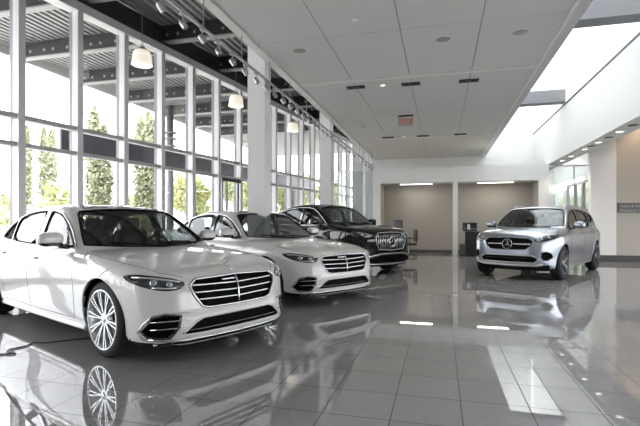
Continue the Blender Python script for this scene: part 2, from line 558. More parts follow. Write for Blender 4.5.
def make_car(S, root, mats):
    F = car_fields(S); fo = F['outer']; wb = S['WB'] / 2
    root_parts = root
    paint = mats['paint']
    P, Q, N = surface_nets(F['body'], (S['x0'], -S['hw'] - .1, .08), (S['x1'], S['hw'] + .1, S['H'] + .05), S.get('h', .022))
    c = P[Q].mean(1); n = N[Q].mean(1)
    lab = np.full(len(Q), 0)
    x, y, z = c.T; ay = np.abs(y)
    cl = S['cowl']; hb = S['hood_w']; belt = S['belt']
    hoodm = (x > cl - .25) & (x < S['nose_line']) & (n[:, 2] > .45) & (ay < hb) & (F['gh'](x, y, z) > .01)
    lab[hoodm] = 1
    lab[(z > S['H'] - .17) & (n[:, 2] > .8)] = 2
    lab[(x > wb + .38) & (lab == 0) & (z < S['bump_z'])] = 3
    lab[(x < S['trunk_x']) & (n[:, 2] > .5) & (z < belt + .3) & (ay < .75)] = 5
    lab[(x < -wb - .38) & (lab == 0) & (z < belt - .12)] = 4
    d0, d1, d2 = S['doors']
    sidem = (ay > .6) & (z > .27) & (z < belt - .015) & (lab == 0)
    lab[sidem & (x < d0) & (x > d1)] = 6
    lab[sidem & (x < d1 - .01) & (x > d2) & (np.hypot(x + wb, z - S['tyre']) > S['arch'] + .03)] = 7
    lab[(z < .26) & (n[:, 2] < -.4)] = 8
    wv = F['wheels'](x, y, z)
    lab[(wv < .02) & (F['outer'](x, y, z) < -.02)] = 9
    lab[(F['cavity'](x, y, z) < .02) & (fo(x, y, z) < -.02)] = 10
    lab[(x > wb + .1) & (fo(x, y, z) < -.018) & (z < belt) & (lab != 9)] = 11
    nm = {0: 'body_shell', 1: 'hood', 2: 'roof', 3: 'front_bumper', 4: 'rear_bumper', 5: 'trunk_lid', 8: 'underbody', 9: 'wheel_arch_liner', 10: 'cabin_lining', 11: 'intake_cavity'}
    mt = {2: mats.get('roofpaint', paint), 8: mats['black'], 9: mats['black'], 10: mats['lining'], 11: mats['black']}
    for k, name in nm.items():
        s = lab == k
        subs = islands(Q, s) if k in (9, 11) else [s]
        for q in subs:
            if q.any(): mesh_obj(name, np_mesh(name, P, Q[q], N), mt.get(k, paint), root)
    doors = {}
    for k in (6, 7):
        for sd in (1, -1):
            s = (lab == k) & (np.sign(y) == sd)
            if s.any(): doors[(k, sd)] = mesh_obj('door', np_mesh('door', P, Q[s], N), paint, root)
    # panel gaps
    for sd, view in ((1, 'left'), (-1, 'right')):
        m = MB()
        for line in S['gaps']: strip(m, F['tub'] if S.get('gtub') else fo, line, view, .0035, iso=-.0012)
        m.build('panel_gap', mats['black'], root)
        for (nmw, poly), k in zip(S['side_win'], S['win_door']):
            par = doors.get((k, sd), root)
            g = patch('side_window', fo, smooth_poly(poly), view, mats[S.get('wglass', {}).get(nmw, 'glass')], par, iso=-.012, skirt=0)
            m = MB(); strip(m, fo, smooth_poly(poly), view, .011, iso=-.006, closed=True)
            m.build('window_seal', mats['black'], par, True)
        for p in S['pillar_panels']:
            patch('pillar_panel', fo, p, view, mats['gloss'], root, iso=.002, g=.06)
        if S['chrome_line']:
            m = MB(); strip(m, fo, S['chrome_line'], view, .009, iso=.002, closed=True)
            m.build('window_trim', mats[S.get('trimmat', 'chrome')], root, True)
        for hx, hz, k in S['handles']:
            par = doors.get((k, sd), root)
            pts = shoot(fo, [hx - .11, hx - .09, hx, hx + .09, hx + .11], [hz] * 5, view)
            pts[:, 1] += sd * np.array([-.005, .012, .022, .012, -.005])
            m = MB(); m.tube([tuple(p) for p in pts], .013, 8, rz=.016); m.build('door_handle', mats.get('handle', paint), par, True)
        if S.get('sill'):
            m = MB()
            L = densify(S['sill'], .08, False)
            pp = shoot(fo, [p[0] for p in L], [p[1] for p in L], view)
            m.tube([tuple(p) for p in pp], .022, 8, rz=.03); m.build('side_sill', mats.get('sillmat', paint), root, True)
        # wheel arch lips
        for ax in (wb, -wb):
            Ra = S['arch'] + .002; zt = S['tyre']
            arc = [(ax + Ra * math.cos(a), zt + Ra * math.sin(a)) for a in np.linspace(-.36, PI + .36, 40)]
            arc = [p for p in arc if p[1] > .22]
            m = MB(); strip(m, fo, arc, view, S.get('lip', .010), iso=-.006, step=.05, near=.5)
            m.build('wheel_arch_lip', mats.get('lipmat', paint), root, True)
        # mirror
        mx, my, mz = S['mirror']
        e = empty('side_mirror', (mx, sd * my, mz), 0, root)
        def fm(X, Y, Z, sd=sd):
            q = (np.abs(X / .085) ** 2.6 + np.abs(Y / .125) ** 2.8 + np.abs(Z / .078) ** 2.8) ** (1 / 2.7) - 1
            return np.maximum(q * .08, -(X + .055) + 0 * X)
        p_, q_, n_ = surface_nets(fm, (-.1, -.14, -.1), (.1, .14, .1), .012)
        low = p_[q_].mean(1)[:, 2] < -.035
        mesh_obj('mirror_housing', np_mesh('mirror_housing', p_, q_[~low], n_), mats.get('mirror', paint), e)
        mesh_obj('mirror_base', np_mesh('mirror_base', p_, q_[low], n_), mats['gloss'], e)
        m = MB(); m.box((-.062, -.10, -.055), (-.056, .10, .055), .02); m.build('mirror_glass', mats['mirrorglass'], e)
        m = MB(); m.tube([(0.0, -sd * .08, -.065), (.01, -sd * .16, -.085), (.02, -sd * .22, -.10)], [.03, .025, .03], 8); m.build('mirror_arm', mats['gloss'], e, True)
    # glass front and rear
    patch('windshield', fo, smooth_poly(mirror(S['wshield'])), 'front', mats['wglass'], root, iso=-.008, g=.06, skirt=0, near=.1)
    m = MB(); strip(m, fo, mirror(S['wshield']), 'front', .012, iso=-.004, closed=True, near=.1); m.build('windshield_seal', mats['black'], root, True)
    patch('rear_window', fo, smooth_poly(mirror(S['rglass'])), 'rear', mats['glass'], root, iso=-.008, g=.06, skirt=0, near=.8)
    if S.get('roof_glass'):
        patch('roof_glass', fo, S['roof_glass'], 'top', mats['roofglass'], root, iso=.003, g=.08)
    if S.get('roof_rails'):
        for sd in (1, -1):
            m = MB(); L = [(px, sd * py) for px, py in S['roof_rails']]
            pp = shoot(fo, [p[0] for p in L], [p[1] for p in L], 'top', iso=.03)
            pp[0, 2] -= .03; pp[-1, 2] -= .03
            m.tube([tuple(p) for p in pp], .016, 8); m.build('roof_rail', mats['satin'], root, True)
    # wipers
    m = MB()
    for a, b in (((.55, S['belt'] + .03), (-.02, S['belt'] + .06)), ((-.08, S['belt'] + .03), (-.52, S['belt'] + .07))):
        strip(m, fo, [a, b], 'front', .008, iso=.012, near=.1)
    m.build('wiper', mats['black'], root, True)
    # hood creases and gap
    m = MB()
    for line in S['hood_gap']:
        for s in (1, -1): strip(m, fo, [(px, s * py) for px, py in line], 'top', .003, iso=-.0012)
    m.build('hood_gap', mats['black'], root)
    # cabin
    for sx in S['seats']:
        for sy in (.38, -.38): make_seat(root, sx, sy, mats['seat'])
    m = MB(); m.box((S['fire'] - .42, -.68, belt - .26), (S['fire'] - .06, .68, belt - .02), .07, seg=3)
    m.build('dashboard', mats['lining'], root, angle=40)
    m = MB(); m.tube([(0, .185 * math.cos(a), .185 * math.sin(a)) for a in [2 * PI * k / 24 for k in range(24)]], .016, 8, closed=True)
    m.beam((0, -.17, 0), (0, .17, 0), .03, .05); m.beam((0, 0, 0), (0, 0, -.17), .05, .03, up=(0, 1, 0))
    sw = m.build('steering_wheel', mats['lining'], root, angle=40); sw.location = (S['fire'] - .52, .38, belt - .06); sw.rotation_euler = (0, -.4, 0)
    # wheels
    for x in (wb, -wb):
        for sd in (1, -1): make_wheel(S, root, x, sd, S['spokes'], S['rimmat'], mats)
    S['front'](S, F, root, mats)
    # tail lamps
    for s in (1, -1):
        p = S['tail']
        patch('tail_lamp', fo, p if s > 0 else neg(p), 'rear', mats['taillamp'], root, iso=.004, near=.5)
    return root

def lamp(F, root, mats, outline, drl, eyes, view='front', bezel=True):
    """headlight > housing panel with a light strip and two lens units under it, both sides"""
    fo = F['outer']
    for s in (1, -1):
        mir = (lambda p: p) if s > 0 else neg
        o = patch('headlight', fo, smooth_poly(mir(outline)), view, mats['lamp'], root, iso=.004, g=.03)
        if bezel:
            m = MB(); strip(m, fo, smooth_poly(mir(outline)), view, .005, iso=.004, closed=True); m.build('lamp_bezel', mats['gloss'], o, True)
        m = MB()
        for d in drl: strip(m, fo, mir(d), view, .008, iso=.008)
        m.build('light_strip', mats['drl'], o, True)
        for (u, v, r) in eyes:
            p = shoot(fo, [s * u], [v], view)[0]; g = grad(fo, p[None])[0]; g /= np.linalg.norm(g)
            m = MB(); m.lathe([(0, .012), (r * .6, .011), (r * .9, .006), (r, -.004)], 16, 'z')
            l = m.build('lamp_lens', mats['lens'], o, True)
            l.location = p + g * .003
            l.rotation_euler = Vector(g).to_track_quat('Z', 'Y').to_euler()

def bars(F, lines, r, name, mat, parent, iso, rz=None, view='front'):
    fo = F['outer']
    for L in lines:
        m = MB(); L = densify(L, .04, False)
        P = shoot(fo, [p[0] for p in L], [p[1] for p in L], view, iso=iso)
        m.tube([tuple(p) for p in P], r, 8, rz=rz); m.build(name, mat, parent, True)

# ---- long saloon
def front_saloon(S, F, root, mats):
    fo = F['outer']; gp = S['pockets'][0][0]
    g = patch('grille', fo, gp, 'front', mats['mesh'], root, iso=-.035, skirt=0)
    m = MB(); strip(m, fo, gp, 'front', .010, iso=.004, closed=True, n=8); m.build('grille_frame', mats['chrome'], g, True)
    for z, w in ((.70, .51), (.635, .49), (.57, .45)):
        bars(F, [[(-w, z), (0, z - .012), (w, z)]], .007, 'grille_slat', mats['chrome'], g, -.014, rz=.009)
    bars(F, [[(0, .758), (0, .505)]], .008, 'grille_bar', mats['chrome'], g, -.004)
    lo = S['pockets'][1][0]
    l = patch('lower_intake', fo, lo, 'front', mats['mesh'], root, iso=-.04, skirt=0)
    bars(F, [[(-.56, .31), (0, .31), (.56, .31)]], .007, 'intake_bar', mats['gloss'], l, -.02)
    m = MB(); strip(m, fo, lo, 'front', .011, iso=-.004, closed=True); m.build('intake_rim', mats['paint'], l, True)
    si = S['pockets'][2][0]
    for s in (1, -1):
        mr = (lambda p: p) if s > 0 else neg
        o = patch('side_intake', fo, mr(si), 'front', mats['mesh'], root, iso=-.04, skirt=0)
        m = MB(); strip(m, fo, mr(si), 'front', .011, iso=-.004, closed=True); m.build('intake_rim', mats['gloss'], o, True)
        m = MB(); strip(m, fo, mr([(.55, .465), (.73, .472), (.805, .45), (.85, .385), (.872, .30), (.845, .245), (.74, .228), (.52, .222)]), 'front', .007, iso=.004); m.build('intake_trim', mats['chrome'], o, True)
        for zz in (.405, .34):
            bars(F, [mr([(.55, zz), (.70, zz), (.815, zz - .008)])], .006, 'intake_fin', mats['chrome'], o, .0)
    bars(F, [[(-.82, .245), (-.6, .232), (0, .226), (.6, .232), (.82, .245)]], .009, 'splitter_trim', mats['chrome'], root, .003)
    bars(F, [[(-.78, .195), (-.6, .187), (0, .185), (.6, .187), (.78, .195)]], .018, 'front_lip', mats['gloss'], root, -.004)
    lamp(F, root, mats, S['lamp'], [[(.60, .74), (.70, .762), (.80, .778), (.88, .782)], [(.64, .69), (.72, .688), (.80, .695)]], [(.68, .722, .028), (.78, .738, .032)])
    p = shoot(fo, [2.28], [0], 'top')[0]
    star('hood_emblem', .036, mats['chrome'], root, (p[0], 0, p[2] + .045))
    m = MB(); m.tube([(p[0], 0, p[2] - .005), (p[0], 0, p[2] + .012)], .008, 8); m.build('emblem_stem', mats['chrome'], root)
    p = shoot(fo, [0], [.79], 'front')[0]
    star('badge', .024, mats['chrome'], root, (p[0] + .004, 0, .79), -.6)
    for s in (1, -1):
        m = MB(); m.box((-.004, -.11, -.018), (.004, .11, .018))
        p = shoot(fo, [0.13], [.725], 'front', iso=-.008)[0]
    m = MB(); pp = shoot(fo, [-.17, -.03], [.728, .728], 'front', iso=-.004)
    m.tube([tuple(q) for q in pp], .012, 6, rz=.008); m.build('grille_sensor', mats['satin'], g)

SALOON = dict(
    WB=3.216, H=1.503, hw=.955, x0=-2.9, x1=2.6, h=.016, tyre=.358, tw=.25, rim=.284, arch=.395, track=.925,
    T=[(-2.85, .98), (-2.7, 1.06), (-2.4, 1.10), (-1.9, 1.08), (-1.2, 1.02), (0, 1.0), (.8, 1.0), (1.1, .995), (1.6, .945), (2.0, .885), (2.25, .835), (2.42, .785), (2.55, .72)],
    W=[(.1, .80), (.18, .865), (.25, .90), (.33, .915), (.45, .93), (.6, .948), (.74, .955), (.83, .945), (.92, .905), (1.0, .85), (1.2, .70)],
    P=[(-2.9, .84), (-2.4, .92), (-1.7, .982), (-.8, 1), (1.3, 1), (1.75, 1), (2.1, .985), (2.6, .93)],
    NZ=[(.1, 2.38), (.2, 2.455), (.3, 2.485), (.42, 2.48), (.55, 2.468), (.68, 2.45), (.76, 2.425), (.83, 2.36), (.95, 2.1)],
    RZ=[(.1, -2.6), (.3, -2.76), (.5, -2.81), (.8, -2.78), (1.0, -2.74), (1.15, -2.7)],
    ZB=[(-2.9, .30), (-2.5, .22), (-2, .17), (2.0, .17), (2.3, .16), (2.6, .17)],
    TG=[(-2.35, .92), (-2.15, 1.03), (-1.85, 1.17), (-1.45, 1.33), (-1.1, 1.425), (-.7, 1.485), (-.3, 1.503), (.05, 1.49), (.35, 1.43), (.7, 1.25), (1.1, 1.01), (1.3, .89)], tgs=.06,
    GB=[(-2.2, .72), (-1.6, .80), (-1, .838), (0, .845), (.6, .845), (1.2, .83)],
    belt=.975, tumble=.33, gcrown=.075, gbow=.24, gmid=-.4, crown=.05, kst=.13, kbelt=.025, bow=(.07, .44, 5.5), rbow=(.06, .28), flare=.012,
    cabw=.74, fire=.98, cabr=-1.75,
    wshield=[(0, .985), (.40, .995), (.755, 1.02), (.72, 1.12), (.66, 1.25), (.605, 1.36), (.56, 1.395), (.28, 1.42), (0, 1.425)],
    rglass=[(0, 1.10), (.55, 1.09), (.56, 1.12), (.48, 1.30), (.42, 1.36), (0, 1.385)],
    side_win=[('front', [(.80, .995), (.62, 1.125), (.42, 1.25), (.20, 1.345), (0, 1.385), (-.16, 1.398), (-.12, 1.0)]),
              ('rear', [(-.25, 1.0), (-.28, 1.402), (-.6, 1.398), (-.9, 1.365), (-1.13, 1.31), (-1.10, 1.03)]),
              ('quarter', [(-1.16, 1.04), (-1.19, 1.285), (-1.38, 1.20), (-1.56, 1.085), (-1.55, 1.06)])],
    win_door=(6, 7, 0),
    pillar_panels=[[(-.13, 1.0), (-.17, 1.40), (-.27, 1.404), (-.24, 1.0)]],
    chrome_line=[(.86, .982), (.64, 1.145), (.42, 1.275), (.19, 1.372), (-.1, 1.415), (-.4, 1.424), (-.7, 1.412), (-.95, 1.378), (-1.2, 1.312), (-1.4, 1.222), (-1.62, 1.085), (-1.60, 1.045), (-1.1, 1.01), (-.3, .982)],
    handles=[(-.02, .86, 6), (-1.12, .875, 7)], doors=(.98, -.2, -1.35),
    gaps=[[(1.0, .96), (1.03, .8), (1.05, .6), (1.0, .30)], [(-.18, .97), (-.2, .6), (-.18, .30)], [(-1.3, 1.0), (-1.28, .85), (-1.16, .6), (-1.08, .45), (-1.05, .30)], [(1.0, .29), (0, .28), (-1.05, .29)],
          [(1.62, .755), (1.72, .83), (1.78, .88)]],
    sill=[(1.22, .215), (.5, .21), (-.5, .21), (-1.22, .215)],
    mirror=(.64, 1.01, 1.085), cowl=1.1, hood_w=.80, nose_line=2.33, bump_z=.70, trunk_x=-2.1,
    hood_gap=[[(2.34, .56), (2.2, .70), (1.8, .80), (1.4, .83), (1.05, .82)]],
    seats=(.15, -.95), spokes=(10, .085, .013), rimmat='rim_silver',
    roof_glass=[(.25, -.50), (.28, 0), (.25, .50), (-1.0, .47), (-1.0, -.47)],
    pockets=[(mirror([(0, .765), (.46, .752), (.525, .705), (.50, .625), (.425, .515), (.36, .495), (0, .49)]), .06),
             (mirror([(0, .415), (.41, .412), (.48, .385), (.60, .29), (.57, .272), (0, .268)]), .06),
             ([(.61, .445), (.73, .455), (.805, .425), (.855, .31), (.82, .262), (.69, .258), (.63, .35)], .06)],
    lamp=[(.555, .725), (.64, .765), (.76, .79), (.86, .805), (.915, .785), (.90, .745), (.84, .70), (.74, .672), (.62, .675)],
    tail=[(.35, .93), (.8, .95), (.84, .86), (.38, .84)], front=front_saloon)

# ---- mid-size utility car
def front_suv(S, F, root, mats):
    fo = F['outer']; gp = S['pockets'][0][0]
    g = patch('grille', fo, gp, 'front', mats['mesh'], root, iso=-.035, skirt=0)
    m = MB(); strip(m, fo, gp, 'front', .010, iso=.002, closed=True); m.build('grille_frame', mats['gloss'], g, True)
    bars(F, [[(-.47, .765), (-.12, .765)], [(.12, .765), (.47, .765)]], .011, 'grille_slat', mats['chrome'], g, -.004, rz=.018)
    p = shoot(fo, [0], [.765], 'front')[0]
    star('badge', .105, mats['chrome'], g, (p[0] + .012, 0, .765), -.12)
    m = MB(); m.lathe([(0, .008), (.1, .006), (.1, -.02), (0, -.02)], 24, 'x'); b = m.build('badge_plate', mats['gloss'], g, angle=40); b.location = (p[0] - .006, 0, .765)
    lo = S['pockets'][1][0]
    l = patch('lower_intake', fo, lo, 'front', mats['mesh'], root, iso=-.04, skirt=0)
    m = MB(); strip(m, fo, lo, 'front', .012, iso=-.002, closed=True); m.build('intake_rim', mats['satin'], l, True)
    bars(F, [[(-.5, .47), (0, .47), (.5, .47)]], .008, 'intake_bar', mats['gloss'], l, -.02)
    si = S['pockets'][2][0]
    for s in (1, -1):
        mr = (lambda p: p) if s > 0 else neg
        o = patch('side_intake', fo, mr(si), 'front', mats['mesh'], root, iso=-.03, skirt=0)
        m = MB(); strip(m, fo, mr(si), 'front', .012, iso=-.004, closed=True); m.build('intake_rim', mats['gloss'], o, True)
    bars(F, [[(-.70, .36), (-.56, .325), (0, .315), (.56, .325), (.70, .36)]], .016, 'skid_plate', mats['satin'], root, .004, rz=.022)
    patch('lower_bumper', fo, mirror([(0, .295), (.60, .30), (.80, .345), (.80, .25), (.6, .22), (0, .215)]), 'front', mats['black'], root, iso=.004)
    lamp(F, root, mats, S['lamp'], [[(.55, .87), (.66, .93), (.80, .965), (.86, .965)]], [(.66, .885, .036), (.78, .915, .036)])

SUV = dict(
    WB=2.888, H=1.64, hw=.945, x0=-2.5, x1=2.4, h=.019, tyre=.366, tw=.235, rim=.258, arch=.405, track=.935,
    T=[(-2.45, 1.06), (-2.2, 1.12), (-1.8, 1.13), (-1, 1.115), (0, 1.10), (.7, 1.11), (1.0, 1.12), (1.4, 1.085), (1.8, 1.03), (2.05, .98), (2.22, .92), (2.35, .84)],
    W=[(.15, .80), (.22, .86), (.32, .90), (.45, .915), (.65, .935), (.82, .945), (.94, .935), (1.03, .90), (1.12, .84), (1.3, .70)],
    P=[(-2.45, .87), (-2.1, .93), (-1.6, .98), (-.8, 1), (1.2, 1), (1.6, .99), (1.95, .96), (2.4, .89)],
    NZ=[(.15, 2.14), (.25, 2.23), (.34, 2.27), (.45, 2.285), (.6, 2.28), (.75, 2.27), (.88, 2.245), (.97, 2.17), (1.1, 1.95)],
    RZ=[(.15, -2.2), (.35, -2.36), (.6, -2.42), (.9, -2.40), (1.1, -2.36), (1.25, -2.3)],
    ZB=[(-2.5, .36), (-2.1, .26), (-1.8, .22), (1.6, .22), (2.0, .20), (2.4, .22)],
    TG=[(-2.55, .95), (-2.36, 1.16), (-2.2, 1.36), (-2.05, 1.49), (-1.85, 1.555), (-1.3, 1.605), (-.7, 1.635), (-.2, 1.64), (.15, 1.62), (.42, 1.56), (.75, 1.385), (1.12, 1.14), (1.35, .99)],
    GB=[(-2.4, .74), (-1.8, .81), (-1, .84), (0, .845), (.6, .85), (1.2, .83)],
    belt=1.085, tumble=.29, gcrown=.07, gbow=.24, gmid=-.6, crown=.045, kst=.12, kbelt=.03, bow=(.08, .40, 5.), rbow=(.05, .24), flare=.022,
    cabw=.74, fire=.95, cabr=-2.0,
    wshield=[(0, 1.115), (.40, 1.125), (.765, 1.15), (.73, 1.27), (.675, 1.41), (.635, 1.49), (.58, 1.53), (.28, 1.555), (0, 1.56)],
    rglass=[(0, 1.18), (.60, 1.18), (.62, 1.22), (.54, 1.45), (0, 1.47)],
    side_win=[('front', [(.82, 1.11), (.66, 1.24), (.46, 1.385), (.26, 1.475), (.05, 1.51), (-.13, 1.52), (-.10, 1.10)]),
              ('rear', [(-.22, 1.10), (-.24, 1.522), (-.6, 1.518), (-1.02, 1.49), (-1.16, 1.20), (-1.02, 1.11)]),
              ('quarter', [(-1.24, 1.20), (-1.10, 1.482), (-1.4, 1.45), (-1.76, 1.37), (-1.70, 1.27)])],
    win_door=(6, 7, 0),
    pillar_panels=[[(-.12, 1.10), (-.14, 1.52), (-.23, 1.522), (-.21, 1.10)]],
    chrome_line=[(.90, 1.095), (.68, 1.265), (.47, 1.41), (.26, 1.5), (0, 1.535), (-.4, 1.542), (-.8, 1.53), (-1.2, 1.49), (-1.5, 1.445), (-1.84, 1.37), (-1.76, 1.235), (-1.1, 1.09), (-.3, 1.08)],
    trimmat='gloss',
    handles=[(0, .985, 6), (-1.0, 1.0, 7)], doors=(.90, -.18, -1.2),
    gaps=[[(.92, 1.06), (.95, .8), (.93, .5), (.88, .33)], [(-.17, 1.08), (-.18, .7), (-.17, .33)], [(-1.2, 1.1), (-1.16, .95), (-1.0, .7), (-.94, .5), (-.92, .33)], [(.88, .32), (-.92, .32)]],
    sill=[(1.02, .26), (.5, .25), (-.5, .25), (-1.02, .26)], mirror=(.66, 1.03, 1.17), cowl=1.05, hood_w=.80, nose_line=2.16, bump_z=.84, trunk_x=-2.2,
    hood_gap=[[(2.18, .52), (2.0, .70), (1.6, .79), (1.2, .82), (.95, .81)]],
    seats=(.05, -.85), spokes=(5, .16, .035), rimmat='rim_silver', roof_rails=[(.30, .56), (.15, .60), (-.6, .63), (-1.3, .62), (-1.75, .60)],
    roof_glass=[(.12, -.46), (.15, 0), (.12, .46), (-1.2, .46), (-1.2, -.46)],
    pockets=[(mirror([(0, .895), (.42, .885), (.51, .83), (.48, .74), (.38, .66), (0, .645)]), .06),
             (mirror([(0, .53), (.52, .525), (.63, .46), (.56, .385), (0, .375)]), .06),
             ([(.68, .595), (.76, .61), (.83, .57), (.845, .49), (.78, .44), (.70, .44), (.665, .51)], .05)],
    lamp=[(.53, .85), (.60, .915), (.75, .965), (.87, .975), (.90, .95), (.88, .89), (.76, .83), (.60, .805)],
    tail=[(.35, 1.02), (.8, 1.06), (.84, .96), (.38, .94)], front=front_suv)

# ---- utility coupe
def front_coupe(S, F, root, mats):
    fo = F['outer']; gp = S['pockets'][0][0]
    g = patch('grille', fo, gp, 'front', mats['mesh'], root, iso=-.035, skirt=0)
    m = MB(); strip(m, fo, gp, 'front', .010, iso=.002, closed=True); m.build('grille_frame', mats['satin'], g, True)
    for k in range(-8, 9):
        yk = k * .056; zt = .975 - .10 * abs(yk); zb = .60 + .10 * abs(yk) * .5
        if abs(k) < 2: bars(F, [[(yk, zt), (yk, .86)], [(yk, .70), (yk, zb)]], .008, 'grille_bar', mats['chrome'], g, -.008)
        else: bars(F, [[(yk, zt), (yk, zb)]], .008, 'grille_bar', mats['chrome'], g, -.008)
    p = shoot(fo, [0], [.78], 'front')[0]
    star('badge', .10, mats['chrome'], g, (p[0] + .012, 0, .78), -.12)
    lo = S['pockets'][1][0]
    l = patch('lower_intake', fo, lo, 'front', mats['mesh'], root, iso=-.04, skirt=0)
    m = MB(); strip(m, fo, lo, 'front', .012, iso=-.002, closed=True); m.build('intake_rim', mats['gloss'], l, True)
    bars(F, [[(-.82, .40), (-.60, .47), (-.36, .50), (0, .505), (.36, .50), (.60, .47), (.82, .40)]], .011, 'intake_trim', mats['chrome'], l, .008)
    bars(F, [[(-.80, .285), (-.55, .262), (0, .255), (.55, .262), (.80, .285)]], .011, 'splitter_trim', mats['chrome'], root, .006)
    lamp(F, root, mats, S['lamp'], [[(.64, .92), (.74, .965), (.88, .985)], [(.68, .895), (.80, .905)]], [(.71, .925, .034), (.82, .945, .034)])

COUPE = dict(
    WB=2.935, H=1.72, hw=1.0, x0=-2.7, x1=2.5, h=.021, tyre=.385, tw=.27, rim=.285, arch=.43, track=.985,
    T=[(-2.65, 1.10), (-2.5, 1.18), (-2.2, 1.20), (-1.5, 1.20), (-.5, 1.17), (.3, 1.16), (.8, 1.18), (1.05, 1.20), (1.4, 1.175), (1.8, 1.13), (2.1, 1.08), (2.28, 1.02), (2.42, .92)],
    W=[(.15, .86), (.22, .92), (.32, .955), (.45, .97), (.65, .99), (.85, 1.0), (1.0, .99), (1.1, .955), (1.2, .89), (1.4, .74)],
    P=[(-2.65, .87), (-2.2, .93), (-1.6, .98), (-.8, 1), (1.2, 1), (1.6, .99), (1.95, .96), (2.45, .90)],
    NZ=[(.15, 2.24), (.25, 2.33), (.36, 2.355), (.5, 2.35), (.65, 2.35), (.8, 2.35), (.95, 2.325), (1.04, 2.25), (1.2, 2.0)],
    RZ=[(.15, -2.4), (.35, -2.54), (.6, -2.6), (.9, -2.58), (1.1, -2.55), (1.3, -2.5)],
    ZB=[(-2.7, .36), (-2.2, .26), (-1.9, .22), (1.6, .22), (2.0, .20), (2.5, .21)],
    TG=[(-2.7, 1.0), (-2.5, 1.15), (-2.2, 1.30), (-1.8, 1.46), (-1.4, 1.575), (-1.0, 1.655), (-.5, 1.71), (-.1, 1.72), (.25, 1.69), (.5, 1.61), (.82, 1.43), (1.18, 1.21), (1.42, 1.05)],
    GB=[(-2.5, .72), (-1.8, .82), (-1, .88), (0, .89), (.6, .88), (1.2, .84)],
    belt=1.15, tumble=.36, gcrown=.07, gbow=.24, gmid=-.4, crown=.045, kst=.13, kbelt=.03, bow=(.07, .40, 5.5), rbow=(.05, .24), flare=.03,
    cabw=.78, fire=1.0, cabr=-1.9,
    wshield=[(0, 1.205), (.40, 1.215), (.74, 1.235), (.70, 1.35), (.65, 1.48), (.61, 1.56), (.55, 1.60), (.25, 1.62), (0, 1.625)],
    rglass=[(0, 1.30), (.62, 1.28), (.62, 1.32), (.52, 1.50), (0, 1.56)],
    side_win=[('front', [(.86, 1.19), (.70, 1.30), (.50, 1.44), (.30, 1.54), (.10, 1.585), (-.13, 1.598), (-.10, 1.17)]),
              ('rear', [(-.22, 1.17), (-.24, 1.60), (-.6, 1.585), (-1.0, 1.53), (-1.34, 1.44), (-1.72, 1.30), (-1.55, 1.23), (-1.1, 1.19)])],
    win_door=(6, 7),
    pillar_panels=[[(-.12, 1.17), (-.14, 1.598), (-.23, 1.60), (-.21, 1.17)]],
    chrome_line=[(.95, 1.165), (.72, 1.325), (.50, 1.47), (.29, 1.57), (.05, 1.612), (-.3, 1.622), (-.65, 1.605), (-1.05, 1.548), (-1.4, 1.455), (-1.84, 1.30), (-1.6, 1.215), (-1.1, 1.17), (-.3, 1.15)],
    handles=[(0, 1.05, 6), (-1.05, 1.06, 7)], doors=(.92, -.18, -1.25),
    gaps=[[(.95, 1.12), (.98, .8), (.96, .5), (.9, .33)], [(-.17, 1.14), (-.18, .7), (-.17, .33)], [(-1.25, 1.16), (-1.2, 1.0), (-1.03, .75), (-.96, .5), (-.94, .33)], [(.9, .32), (-.94, .32)]],
    sill=[(1.02, .26), (.5, .25), (-.5, .25), (-1.02, .26)], sillmat='gloss', mirror=(.70, 1.07, 1.24), cowl=1.1, hood_w=.84, nose_line=2.22, bump_z=.90, trunk_x=-2.3,
    hood_gap=[[(2.24, .50), (2.05, .72), (1.6, .82), (1.2, .86), (1.0, .85)]],
    seats=(.05, -.85), spokes=(5, .16, .04), rimmat='rim_silver',
    roof_glass=[(.12, -.48), (.15, 0), (.12, .48), (-1.0, .46), (-1.0, -.46)],
    pockets=[(mirror([(0, .995), (.42, .98), (.53, .88), (.51, .74), (.44, .605), (0, .575)]), .06),
             (mirror([(0, .475), (.36, .47), (.60, .44), (.80, .38), (.82, .31), (.55, .285), (0, .28)]), .06)],
    lamp=[(.60, .905), (.68, .965), (.80, 1.01), (.92, 1.02), (.94, .985), (.90, .93), (.78, .88), (.66, .87)],
    tail=[(.2, 1.10), (.8, 1.12), (.84, 1.05), (.2, 1.03)], front=front_coupe)
# ------------------------------------------------------------------ the showroom
H_CEIL = 4.27

